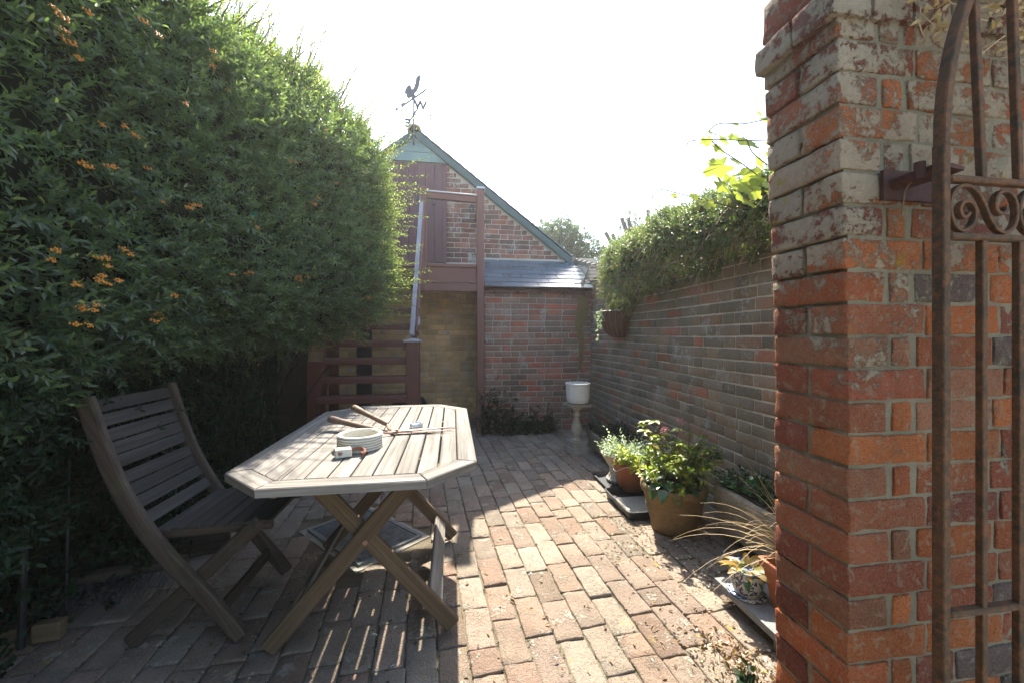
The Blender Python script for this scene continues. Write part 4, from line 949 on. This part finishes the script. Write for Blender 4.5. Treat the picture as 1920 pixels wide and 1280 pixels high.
# delft pot on slab
sb = MB(); sb.box((0,0,0), (.40,.62,.028)); slab_o = sb.build('slate_slab', M_['grey_slab'], None, False, MT((1.195,1.06,.062)) @ Matrix.Rotation(.0, 4, 'Z')); tag(slab_o, 'grey slate slab raised on stone, carrying the small plant pots by the pier', 'stone slab')
V, F = rbrick(.10,.30,.062,.008,3,5,2,.005,3); tag(link('stone_block', mkmesh('stone_block', V, F), M_['coping'], None, MT((1.27,1.22,.031))), 'rough stone block under the near end of the slate slab', 'stone block')
dp = thing('patterned_pot', (1.262,1.56,.09), 'small blue and white glazed pot with wilting yellow-brown primrose on the slate slab', 'potted plant')
m = MB(); m.lathe([(.04,0),(.048,.003),(.05,.01),(.066,.05),(.070,.085),(.066,.105),(.071,.112),(.068,.117),(.06,.105),(.002,.095)], 30); m.build('pot', M_['delft'], dp, True, MT((1.262,1.56,.09)))
m = MB(); m.lathe([(.05,0),(.075,.004),(.078,.008),(.05,.006)], 24); m.build('saucer', M_['delft'], dp, True, MT((1.262,1.56,.088)))
rr = random.Random(6)
for k in range(24):
    a = k*2.4; el = rr.uniform(.0,.9) if k < 13 else rr.uniform(-.8,-.2); L = rr.uniform(.05,.085); p0 = Vector((1.262,1.56,.200))+Vector((math.cos(a)*.03, math.sin(a)*.03, .0)); g_ = 1 if k < 10 else (.25 if k < 14 else 0)
    link('leaf', ovmesh(rr.uniform(.3,1), g_, k, .42), M_['hydr'] if g_ else M_['hosta'], dp, leafM(p0, (math.cos(a), math.sin(a), el), rr.uniform(-.5,.5), L))
# square terracotta planter
V, F = shell([(rrect(-.085,.085,-.085,.085,.01), 0), (rrect(-.108,.108,-.108,.108,.012), .155), (rrect(-.118,.118,-.118,.118,.012), .157), (rrect(-.120,.120,-.120,.120,.012), .188), (rrect(-.106,.106,-.106,.106,.01), .188), (rrect(-.100,.100,-.100,.100,.01), .14)])
sq = thing('square_terracotta_planter', (1.335,1.43,.09), 'square orange terracotta planter with dry arching sedge on the slab behind the pier', 'potted plant')
link('pot', mkmesh('square_pot', V, F), M_['terracotta'], sq, MT((1.39,1.39,.0905)))
m = MB(); rr = random.Random(15)
for k in range(48):
    a = rr.gauss(2.75,.6); L = rr.uniform(.28,.62); el = rr.uniform(.45,1.35); p0 = Vector((1.44+rr.uniform(-.05,.05),1.47+rr.uniform(-.05,.05),.27)); dr = rr.uniform(.5,1.5); pts = []
    for t in np.linspace(0,1,8): s_ = L*t; pts.append(p0+Vector((math.cos(a)*math.cos(el)*s_, math.sin(a)*math.cos(el)*s_, math.sin(el)*s_-dr*s_*s_*.9)))
    m.tube(pts, [.0016*(1-.8*t) for t in np.linspace(0,1,8)], 3, False, t=(rr.random(), 0, 0))
tag(m.build('grass_blades', M_['dry'], sq, True), kind='stuff')
# hanging basket
hb = thing('wall_basket', (1.80,4.05,1.2), 'half-round brown hay-rack basket hung on the garden wall with trailing ivy', 'hanging basket')
bc = Vector((1.793,4.05,1.45)); rb, hbk = .225, .27
def bpnt(a, t): # a angle 0..pi around, t 0 rim .. 1 bottom
    r0 = rb*math.cos(t*math.pi/2*.93)**.75; return bc+Vector((-r0*math.sin(a), r0*math.cos(a), -hbk*math.sin(t*math.pi/2)))
m = MB(); V = [];
na, nt_ = 14, 8
for j in range(nt_+1):
    for i in range(na+1): q = bpnt(math.pi*i/na, j/nt_); V.append(bc+(q-bc)*.95)
F = [(j*(na+1)+i, j*(na+1)+i+1, (j+1)*(na+1)+i+1, (j+1)*(na+1)+i) for j in range(nt_) for i in range(na)]
m.add(V, F); m.build('coir_liner', M_['coco'], hb, True)
for i in range(11):
    m = MB(); a = math.pi*(i+.35)/10.7; P = [bpnt(a, t) for t in np.linspace(0,1,8)]; m.tube(P, .0075, 5); m.build('bar', M_['copper'], hb)
m = MB(); m.tube([bpnt(math.pi*i/20, 0) for i in range(21)], .008, 6); m.tube([bpnt(0,0), bpnt(math.pi,0)], .006, 6); m.build('rim', M_['copper'], hb)
sg = MB(); V = [tuple(bc+(bpnt(math.pi*i/14, 0)-bc)*.9+Vector((0,0,-.02))) for i in range(15)]; sg.add(V, [tuple(range(15))]); sg.build('soil', M_['coco'], hb)
n = 26; B = []; D = []
parts = []
for (yy, dl) in ((4.17,.30),(4.10,.20),(4.02,.12)):
    k = 16; zz = np.linspace(0, dl, k); B = np.column_stack([np.full(k, 1.57)+RNG.normal(0,.008,k), yy+.02*np.sin(zz*30), 1.46-zz]); D = rndv(k)*.8+np.array([-.3,-.3,-.4]); parts.append(sprigs(B, D, np.full(k, .022), 4, .018, .014, RNG.uniform(.4,1,k), .0))
foliage('trailing_ivy', parts, M_['silver'], hb)
m = MB()
for k in range(24):
    p0 = bc+Vector((-rr.uniform(0,.18), rr.uniform(-.15,.15), -.01)); m.tube([p0, p0+Vector((rr.uniform(-.04,.04), rr.uniform(-.05,.05), rr.uniform(.0,.035)))], .0018, 4, False, t=(rr.random(),0,0))
tag(m.build('dead_stems', M_['dry'], hb), kind='stuff')

# ================================================================= HEDGE
def face_x(y): return float(np.interp(y, [-.8,.5,1.3,2.2,3.0,3.6,4.2], [-1.34,-1.30,-1.20,-1.02,-.76,-.54,-.50]))
def hsurf(y, phi, s=1.0):
    """closed body of the hedge; phi 0 = towards the patio, pi/2 = up"""
    fx = face_x(y); xc = -1.75+.0*y; rx = fx-xc+.04*max(0, min(1, y-2.6)); zc, rz = 2.03, (lambda t: .90+.36*t*t*(3-2*t))(max(0, min(1, (y-2.2)/1.1)))
    if math.sin(phi) < 0: rz = 1.05+.42*max(0, 1.75-y)**1.3
    e = 2/3.0; cs, sn = math.cos(phi), math.sin(phi)
    end = max(0, 1-(max(0, y-3.1)/1.10)**3.6)**(1/2.6)
    s *= end
    return Vector((xc+rx*s*math.copysign(abs(cs)**e, cs), y, zc+rz*(.35*s+.65*s if end > .999 else s)*math.copysign(abs(sn)**e, sn)))
hd = thing('pyracantha_hedge', (-1.6, 1.8, 0), 'tall dense green pyracantha hedge with orange berries overhanging the left side', 'hedge')
S = []; SN = []; Sdep = []
rr = random.Random(31); Ns = 17500
while len(S) < Ns:
    y = rr.uniform(-.3,4.19); q0 = rr.random()
    if q0 < .62: t_ = rr.uniform(-1,1); phi = math.asin(math.copysign(abs(t_)**1.5, t_))
    elif q0 < .82: phi = math.acos(rr.uniform(-.6,1)*1.0 if False else math.copysign(abs(rr.random())**1.5, 1 if rr.random() < .75 else -1))
    else: phi = -math.acos(math.copysign(abs(rr.random())**1.5, 1 if rr.random() < .7 else -1))
    if abs(phi) < 1.0 and rr.random() < .15: pass
    e = .02; p = hsurf(y, phi); a = hsurf(y+e, phi)-hsurf(y-e, phi); b = hsurf(y, phi+e)-hsurf(y, phi-e); nv = b.cross(a)
    if nv.length < 1e-9: continue
    nv.normalize()
    if nv.dot(p-Vector((-1.75,min(y,3.0),2.03))) < 0: nv = -nv
    if y > 3.0: nv = (nv+Vector((0,.25*(y-3.0),0))).normalized()
    dens = noise.noise(p*1.7+Vector((3,1,8))); q = noise.noise(p*4.5)
    if dens < -.42 and rr.random() < .6: continue
    dpt = rr.random()**1.5*.20; Sdep.append(dpt); S.append(p+nv*(.11*noise.noise(p*1.4)+.055*q-.04-dpt)); SN.append(nv)
Sdep = np.array(Sdep); S = np.array([tuple(v) for v in S]); SN = np.array([tuple(v) for v in SN]); n = len(S)
D = SN*.55+rndv(n)*.55+np.array([.10,-.05,.35])
light = np.clip(.25+.35*RNG.random(n)+.30*(S[:,2]-1.6)+.15*(S[:,1]-1.5), 0, 1)*RNG.uniform(.5,1.1,n)  # tint lightens upward and towards the far end, painting in sunlight
near = S[:,1] < 1.9
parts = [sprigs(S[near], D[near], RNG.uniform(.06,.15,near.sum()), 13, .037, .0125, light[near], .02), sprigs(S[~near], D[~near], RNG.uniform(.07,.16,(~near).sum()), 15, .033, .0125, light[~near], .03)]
# long young shoots breaking the outline at the top and far end
tp_ = [i for i in range(n) if (SN[i][2] > .45 and S[i][1] > 1.4) or (S[i][1] > 3.3 and S[i][0] > -1.2)]
tp_ = RNG.choice(tp_, 1200, replace=False); st_ = tp_
DD = SN[st_]*.5+rndv(len(st_))*.35+np.array([.22,0,.55]); low = S[st_][:,2] < 2.6; DD[low] += np.array([.85,.1,-.40]); ln = RNG.uniform(.12,.34,len(st_))+.26*(RNG.random(len(st_)) < .2); ln[low] *= .8
parts.append(sprigs(S[st_], DD, ln, 24, .028, .010, np.full(len(st_), .95), .75, .9))  # pale yellow tint paints a sunlit glow into these shoots
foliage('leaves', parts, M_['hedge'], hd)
tw = MB(); DDn = DD/np.linalg.norm(DD, axis=1, keepdims=True)
for i in range(len(st_)):
    a = Vector(S[st_[i]]); b = a+Vector(DDn[i])*ln[i]; tw.tube([a-Vector(DDn[i])*.08, b], [.0038,.0016], 4, False)
tag(tw.build('shoots', M_['twig'], hd), kind='stuff')
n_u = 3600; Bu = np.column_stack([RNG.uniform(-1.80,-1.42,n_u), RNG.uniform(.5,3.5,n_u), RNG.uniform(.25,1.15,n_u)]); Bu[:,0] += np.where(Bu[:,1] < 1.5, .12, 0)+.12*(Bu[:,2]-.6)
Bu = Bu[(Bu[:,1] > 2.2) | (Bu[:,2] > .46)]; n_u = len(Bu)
foliage('lower_leaves', [sprigs(Bu, rndv(n_u)+np.array([.5,0,.1]), RNG.uniform(.08,.16,n_u), 9, .035, .013, RNG.uniform(0,.35,n_u), .01)], M_['under'], hd)  # hedge leaves in a much darker leaf colour, shade painted in
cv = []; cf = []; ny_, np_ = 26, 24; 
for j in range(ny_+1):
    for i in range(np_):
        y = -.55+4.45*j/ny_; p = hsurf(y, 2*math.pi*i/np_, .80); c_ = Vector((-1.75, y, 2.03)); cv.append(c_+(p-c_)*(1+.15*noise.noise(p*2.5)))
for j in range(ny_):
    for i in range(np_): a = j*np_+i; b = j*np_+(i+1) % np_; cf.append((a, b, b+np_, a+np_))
link('shade_core', mkmesh('shade_core', cv, cf, True), M_['core'], hd)  # opaque near-black body, paints the dark gaps between the leaves
for (x, y) in ((-1.8,1.95),(-1.55,2.8),(-1.45,3.5)):
    m = MB(); m.tube(smoothpts([(x,y,0),(x+.04,y+.05,.35),(x-.03,y,.7),(x+.05,y-.05,1.2)], 4), .028, 7); m.build('trunk', M_['core'], hd, True)  # trunks take the near-black core colour, shade painted over bark
m = MB()
for k in range(60):
    y = rr.uniform(2.2,3.7); x = rr.uniform(-1.8,-1.35); m.tube([(x,y,rr.uniform(.2,.9)),(x+rr.uniform(-.2,.3),y+rr.uniform(-.2,.2),rr.uniform(.9,1.3))], .006, 4, False)
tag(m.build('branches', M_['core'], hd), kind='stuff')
n = 7000; yb = RNG.uniform(-3.4,-.3,n); ph = RNG.uniform(-1.5,2.2,n); fxb = np.interp(yb, [-3.4,-1.1,-.3,.5], [-.6,-.65,-1.1,-1.30])  # unseen hedge behind the camera, bulged out to block sky light
B = np.column_stack([-1.75+(fxb+1.75)*np.sign(np.cos(ph))*np.abs(np.cos(ph))**.66, yb, 1.85+1.65*np.sign(np.sin(ph))*np.abs(np.sin(ph))**.66]); D = rndv(n)*.6+np.array([.3,0,.35])
parts2 = [sprigs(B-np.array([.05,0,0])*RNG.random((n,1))*3, D, RNG.uniform(.12,.24,n), 10, .06, .026, RNG.uniform(0,.8,n), .03)]
foliage('sky_block_leaves', parts2, M_['hedge'], hd)
m = MB(); m.box((-1.95,-3.4,.1), (-1.0,-.9,3.2)); m.build('shade_core', M_['core'], hd)  # solid filling added so the unseen hedge stops sky light
BM = []
for v in range(5):
    m = MB(); q = random.Random(v)
    for k in range(15): a = q.uniform(0,6.28); r0 = q.uniform(0,.019); m.ball((r0*math.cos(a), r0*math.sin(a)*.7, q.uniform(-.008,.008)), q.uniform(.0026,.0038))
    BM.append(m.mesh('berry_cluster', True))
px_targets = [(15,75),(35,68),(105,25),(250,50),(60,100),(228,350),(232,348),(295,185),(78,295),(90,298),(150,245),(55,565),(62,520),(110,470),(150,465),(155,470),(125,500),(250,530),(245,575),(540,518),(530,520),(512,315),(425,505),(640,330),(445,427),(20,485),(100,480),(75,515),(50,570),(560,190),(575,255),(620,225),(710,285),(662,478),(690,465),(300,380),(95,240),(130,330),(470,650),(235,655),(300,20),(560,380),(585,350),(380,165),(175,245),(240,565),(120,520),(85,570),(655,560),(545,385),(10,20),(205,45),(395,500),(350,120),(640,120)]
d_ = np.array([depth_px(*v) for v in S]); Sx = S+SN*.05
for (a, b) in px_targets:
    dist = np.hypot(d_[:,1]-a, d_[:,2]-b)+(d_[:,0]-1)*6; dist[(d_[:,0] < .3) | (Sdep > .10)] = 9e9; i = int(np.argmin(dist)); p = Vector(S[i]); nv = Vector(SN[i])
    for q in range(rr.choice([1,1,2,3])):
        pp_ = p+nv*.14+Vector((rr.uniform(-.03,.03), rr.uniform(-.03,.03), rr.uniform(-.02,.02))); link('berry_cluster', BM[rr.randrange(5)], M_['berry'], hd, leafM(pp_, (nv.y, -nv.x, .2), rr.uniform(-.5,.5), rr.uniform(.6,.95)))
gn = MB(); q = random.Random(2); gi = int(np.argmin(np.hypot(d_[:,1]-450, d_[:,2]-405)+(d_[:,0]-1)*6)); gpz = Vector(S[gi])+Vector(SN[gi])*.07
for k in range(16): a_ = [gpz+Vector((q.uniform(-.01,.01), q.uniform(-.035,.035), q.uniform(-.03,.015))) for _ in range(3)]; gn.add(a_, [(0,1,2)], (q.random(),0,0))
tag(gn.build('green_netting', M_['net']), 'scrap of bright green netting caught in the middle of the pyracantha hedge', 'netting')

# ---- undergrowth below the hedge
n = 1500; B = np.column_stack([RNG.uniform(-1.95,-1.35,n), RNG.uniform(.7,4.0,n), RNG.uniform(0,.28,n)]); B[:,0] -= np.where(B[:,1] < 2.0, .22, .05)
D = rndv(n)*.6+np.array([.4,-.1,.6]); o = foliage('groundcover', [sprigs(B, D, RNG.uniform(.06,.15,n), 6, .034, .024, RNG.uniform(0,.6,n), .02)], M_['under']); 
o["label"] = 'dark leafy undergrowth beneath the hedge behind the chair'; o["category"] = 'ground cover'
n = 520; B = np.column_stack([RNG.uniform(.35,1.25,n)**1.0, np.full(n, 4.93)-RNG.random(n)*.15, np.abs(RNG.normal(0,.12,n))]); B[:,2] *= np.where(B[:,0] < .75, 1.8, .7)
D = rndv(n)*.5+np.array([0,-.5,.4]); o = foliage('wall_creeper', [sprigs(B, D, RNG.uniform(.05,.14,n), 7, .030, .022, RNG.uniform(0,.7,n), .02)], M_['under']); tag(o, 'low dark creeper growing at the foot of the lean-to wall', 'creeper')
# ---- timber edging, broom, blocks, poles at far left
beam_o = beam('timber_edging', (-1.94,2.24,.06), (-1.25,2.48,.06), .05, .13, M_['teak_dark']); tag(beam_o, 'dark timber edging board under the hedge behind the chair', 'edging board')
br = thing('broom_head', (-1.45,2.0,0), 'dark bristled broom head lying on the ground in shadow left of the chair', 'broom')
beam('back', (-1.66,2.02,.13), (-1.26,2.12,.13), .05, .04, M_['teak_dark'], br)
m = MB()
for k in range(130):
    t = rr.random(); p0 = Vector((-1.66+.4*t, 2.02+.10*t-.01, .13)); m.tube([p0, p0+Vector((rr.uniform(-.02,.05), -.10-rr.random()*.03, -.07+rr.uniform(-.02,.03)))], .0012, 3, False, t=(rr.random()*.3,0,0))
tag(m.build('bristles', M_['black_metal'], br), kind='stuff')
for (x, y, lb) in ((-1.625,1.83,'pale timber block lying in shadow right of the black pole'), (-1.755,1.81,'pale timber block lying in shadow at the left picture edge')):
    tag(beam('timber_block', (x,y,.04), (x+.088,y+.01,.04), .045, .07, M_['lightwood'], None, c=.004), lb, 'timber block')
m = MB(); m.tube([(-1.645,1.80,0),(-1.65,1.82,.52)], .012, 10); tag(m.build('garden_pole', M_['black_metal']), 'short thick black pole standing between two pale timber blocks', 'pole')
m = MB(); m.tube([(-1.58,1.9,.05),(-1.58,1.92,.86)], .006, 8); m.tube([(-1.62,1.92,.86),(-1.52,1.92,.86)], .012, 8); tag(m.build('garden_fork_handle', M_['black_metal']), 'thin dark long tool handle with crosspiece leaning under the hedge', 'tool')
# black sack behind the newel
V, F = rbrick(.42,.30,.44,.11,8,6,6,.035,77); tag(link('black_sack', mkmesh('black_sack', V, F, True), M_['black_plastic'], None, MT((-.55,5.3,.21))), 'black plastic sack on the ground behind the stair newel post', 'sack')

# ================================================================= WALL-TOP CLIMBER AND VINE
iv = thing('wall_top_climber', (1.8, 3.2, 1.9), 'tangled small-leaved climber spilling over the top of the garden wall', 'climber')
n = 5600; y = RNG.uniform(1.0,4.15,n); tt = RNG.uniform(-1.25,2.0,n)   # tt angle: 0 towards patio, pi/2 up
end = np.clip((4.45-y)/1.0, .25, 1); rx = (.17+.13*np.interp(y, [1.2,2.4,4.4], [.1,.9,1.0]))*end**.3; up = np.interp(y, [1.0,2.0,3.0,4.4], [.05,.10,.20,.22])*end**.6; dn = np.interp(y, [1.0,1.8,2.4,3.2,4.1,4.5], [.22,.24,.26,.36,.52,.42])
X = 1.86-rx*np.cos(tt)-.02; Zv = 1.95+np.where(np.sin(tt) > 0, up*np.sin(tt), dn*np.sin(tt)); B = np.column_stack([X, y, Zv]); nz_ = np.array([noise.noise(Vector(v)*3) for v in B]); B[:,0] -= .10*nz_; B[:,2] += .08*nz_
D = np.column_stack([-np.cos(tt), np.zeros(n), np.sin(tt)])*.6+rndv(n)*.6+np.array([-.1,-.1,-.05]); odd = .08
foliage('leaves', [sprigs(B, D, RNG.uniform(.04,.13,n), 12, .018, .0125, np.clip(.25+.5*RNG.random(n)+.5*np.sin(tt)*.5, 0, 1), .06, 1.0)], M_['ivy'], iv)
m = MB(); ids = RNG.choice(n, 420, replace=False)
for i in ids:
    a = Vector(B[i]); pts = [a]; d = Vector((-.2, rr.uniform(-.6,.6), rr.uniform(-1,.1))).normalized()
    for j in range(4): d = (d+Vector((rr.uniform(-.3,.2), rr.uniform(-.4,.4), -.25))).normalized(); pts.append(pts[-1]+d*rr.uniform(.03,.06))
    m.tube(pts, .0014, 3, False, t=(rr.random()*.6,0,0))
tag(m.build('dry_stems', M_['dry'], iv), kind='stuff')
cv2 = []; 
m = MB()
for j in range(14):
    y0 = 1.1+j*.25; m.lathe([(.02,-.12),(.13,-.06),(.15,.02),(.10,.12),(.02,.17)], 10, (1.87,y0+.1,1.96), jit=.4)
tag(m.build('woody_mass', M_['core'], iv, True), kind='stuff')
# bare stems across the corner
m = MB()
for k in range(5): m.tube(smoothpts([(1.75,4.5,1.85+.03*k),(1.68,4.75,1.88+.04*k),(1.66,5.0,1.86+.05*k-.02*k*k)], 4), .006, 5)
m.build('trailing_stems', M_['dry'], iv)
vi = thing('grape_vine', (1.55, 1.8, 1.95), 'grape vine with large backlit lime-yellow leaves reaching out beside the brick pier', 'vine')
s_, c_ = math.sin(YAW), math.cos(YAW)
def unp(px, py, d): l = (px-960)/FPX*d; return Vector((l*c_+d*s_, -l*s_+d*c_, CAMH-(py-627)/FPX*d))
stems = [[(1470,215,1.75),(1400,232,1.75),(1350,232,1.75),(1330,245,1.74)], [(1470,262,1.7),(1400,264,1.72),(1340,262,1.74),(1295,265,1.75),(1288,275,1.75)], [(1460,350,1.8),(1435,340,1.8),(1395,310,1.78),(1350,280,1.77),(1335,265,1.77)], [(1370,388,1.85),(1330,378,1.84),(1280,365,1.84),(1240,356,1.83),(1225,365,1.83),(1224,374,1.83)], [(1475,330,1.8),(1440,310,1.8),(1410,285,1.79),(1400,260,1.78)]]
for q in stems:
    m = MB(); m.tube(smoothpts([unp(*v) for v in q], 5), .0028, 6); m.build('stem', M_['twig'], vi, True)
GL = [tinted(mkmesh('leaf', *palm_leaf(1, k)), random.random(), 0) for k in range(6)]
vl = [(1397,262,.075),(1352,312,.072),(1372,335,.062),(1398,328,.060),(1395,345,.066),(1352,345,.055),(1422,335,.045),(1325,262,.038),(1333,247,.035),(1450,225,.05),(1448,270,.04),(1360,262,.04),(1375,255,.03),(1345,275,.04),(1327,380,.045),(1302,366,.03),(1267,367,.022),(1380,232,.020),(1425,300,.045),(1440,345,.045),(1415,360,.05),(1385,365,.045),(1455,320,.04),(1440,290,.03),(1360,375,.035),(1378,300,.05),(1340,300,.03),(1425,212,.025),(1450,365,.05),(1405,380,.04)]
for k, (a, b, sz) in enumerate(vl):
    p0 = unp(a, b, rr.uniform(1.74,1.86)); d = Vector((rr.uniform(-.6,.4), rr.uniform(-.4,.3), rr.uniform(-1,.1)))
    M = leafM(p0, d, rr.uniform(-.5,.5)+ (math.pi/2*0), sz*.62); # face turned roughly to the sun
    nn_ = Vector((rr.uniform(-.4,.4), -.8, rr.uniform(.1,.8))).normalized(); x = (d-nn_*d.dot(nn_)).normalized(); y_ = nn_.cross(x)
    M = Matrix((x, y_, nn_)).transposed().to_4x4() @ Matrix.Scale(sz*1.2, 4); M.translation = p0-x*sz*.2
    link('leaf', GL[k % 6], M_['vine'], vi, M)

# ================================================================= BACKGROUND TREES
bt_ = thing('background_tree', (4.6,12,0), 'loose-leaved green tree beyond the outbuilding roof, right of the gable', 'tree')
m = MB(); m.tube([(4.3,12,-.03),(4.35,12,2.5),(4.2,12.1,3.6)], [.14,.10,.04], 8); m.build('trunk', M_['bark'], bt_, True)
cl = [(2.95,12,4.05,.75),(3.35,12.2,4.2,.7),(3.9,12,3.95,.6),(3.25,12,4.0,.75),(3.7,12.2,3.75,.8),(4.3,12,3.5,.7),(4.7,12.1,3.3,.6),(2.9,12,3.4,.8),(3.5,12,3.0,.9),(4.2,12,2.7,.8),(4.9,12.2,2.8,.6),(3.5,12,4.35,.35),(4.6,12,3.8,.3)]
pts = [];
for (x, y, z, r0) in cl: k = int(260*r0*r0/.5); v = rndv(k)*(RNG.random((k,1))**.4)*r0; pts.append(v+np.array([x,y,z]))
P = np.concatenate(pts); n = len(P); foliage('crown', [sprigs(P, rndv(n)+np.array([0,0,.3]), RNG.uniform(.12,.3,n), 9, .075, .045, RNG.uniform(.1,.8,n), .03, 1.1)], M_['tree'], bt_)
m = MB()
for k in range(26): a = Vector((4.1,12,2.4)); b = Vector(P[rr.randrange(n)]); m.tube([a, (a+b)/2+Vector((0,0,.15)), b], [.03,.016,.006], 5, False)
tag(m.build('limbs', M_['bark'], bt_), kind='stuff')
m = MB(); m.tube([(4.05,10,-.03),(4.05,10,3.42)], .028, 8); m.tube([(4.05,10,3.35),(7,10,1.9)], .008, 5); tag(m.build('utility_post', M_['bark']), 'thin dark post with slanting wire in front of the background tree', 'post')
pt_ = thing('pollarded_tree', (7.0,14,0), 'pollarded tree with bare upright stubs and ivy behind the garden wall', 'tree')
m = MB(); m.tube([(7.0,14,-.03),(7.0,14,3.6)], .22, 8); m.build('trunk', M_['bark'], pt_, True)
for (a, b, c, d) in ((1178,425,1190,480),(1200,452,1200,480),(1215,410,1210,475),(1235,425,1232,470),(1252,403,1254,460),(1262,405,1256,455),(1165,425,1185,450),(1135,452,1175,490),(1148,455,1165,475)):
    p1 = unp(a, b-16, 14); p0 = unp(c, d+25, 14); m = MB(); m.tube(smoothpts([Vector((7.0+(p0.x-7)*.6, p0.y, 3.2)), p0, (p0+p1)/2+Vector((.05,0,0)), p1], 3), [.12]*3+[.10]*4+[.075]*3, 6); m.build('branch', M_['bark'], pt_, True)
P = np.array([tuple(unp(rr.gauss(1187,12), rr.gauss(430,16), 14)) for _ in range(140)]+[tuple(unp(rr.gauss(1205,22), rr.gauss(450,10), 14)) for _ in range(110)]); n = len(P)
foliage('ivy', [sprigs(P, rndv(n), RNG.uniform(.1,.25,n), 8, .08, .05, RNG.uniform(.1,.7,n), .02, 1.1)], M_['tree'], pt_)

# ================================================================= LITTER
n = 1700; x = RNG.uniform(-1.6,1.7,n); y = RNG.uniform(1.1,4.8,n); k = n//2; x[:k] = np.clip(1.25+RNG.normal(0,.25,k), .7, 1.75); y[:k] = RNG.uniform(1.0,2.6,k); P = np.column_stack([x, y, np.full(n, .004)])
Dn = rndv(n); Dn[:,2] = np.abs(Dn[:,2])*.15; o = foliage('leaf_litter', [leaves(P, Dn, rndv(n)*.4+np.array([0,0,1]), RNG.uniform(.008,.028,n)**1.0, RNG.uniform(.004,.013,n), np.column_stack([RNG.random(n), (RNG.random(n) < .12)*1., np.zeros(n)]), .2, .3)], M_['dead']); o["label"] = 'scattered dry leaf litter on the brick paving'; o["category"] = 'litter'
# moss and weeds in the joints
n = 2600; i0 = RNG.integers(0, len(items), n); P = np.array([(items[i][0], items[i][1], -.008) for i in i0]); sd_ = RNG.choice([-1,1], n)*.058; al = RNG.uniform(-.11,.11,n); P[:,0] += sd_*ex.x+al*ey.x; P[:,1] += sd_*ex.y+al*ey.y
o = foliage('joint_moss', [sprigs(P, rndv(n)*.5+np.array([0,0,.6]), RNG.uniform(.006,.014,n), 5, .007, .004, RNG.uniform(0,.7,n), .25)], M_['under']); o["label"] = 'moss and tiny weeds in the paving joints'; o["category"] = 'moss'
# heap of dead leaves and a dark weed by the pier foot
n = 260; P = np.column_stack([RNG.normal(1.02,.07,n), RNG.normal(1.33,.08,n), RNG.uniform(.002,.018,n)]); o = foliage('dead_leaf_heap', [leaves(P, rndv(n), rndv(n), RNG.uniform(.010,.026,n), RNG.uniform(.004,.011,n), np.column_stack([RNG.random(n), (RNG.random(n) < .2)*1., np.zeros(n)]), .3, .3)], M_['dead']); o["label"] = 'heap of brown dead leaves on the paving at the foot of the pier'; o["category"] = 'leaf heap'
n = 40; aa = RNG.uniform(0,6.28,n); B = np.column_stack([np.full(n, 1.0), np.full(n, 1.15), np.full(n, .0)]); D = np.column_stack([np.cos(aa), np.sin(aa), RNG.uniform(.3,1.2,n)]); o = foliage('dark_fern', [sprigs(B, D, RNG.uniform(.06,.12,n), 7, .035, .02, RNG.uniform(0,.6,n), .02)], M_['under'], None, None); tag(o, 'small dark green fern growing at the foot of the pier', 'fern')
# ================================================================= LENS VEIL: thin scattering volume added in place of flare
hz_ = MB(); hz_.box((-42,-42,-1.1), (42,42,8.0)); hm = bpy.data.materials.new('lens_veil'); hm.use_nodes = True; t_ = hm.node_tree
t_.nodes.remove(t_.nodes['Principled BSDF']); v_ = t_.nodes.new('ShaderNodeVolumePrincipled'); v_.inputs['Color'].default_value = (.97,.97,.95,1)
v_.inputs['Density'].default_value = .0026; v_.inputs['Anisotropy'].default_value = .6; t_.links.new(v_.outputs[0], t_.nodes['Material Output'].inputs['Volume'])
tag(hz_.build('lens_veil', hm), kind='stuff')
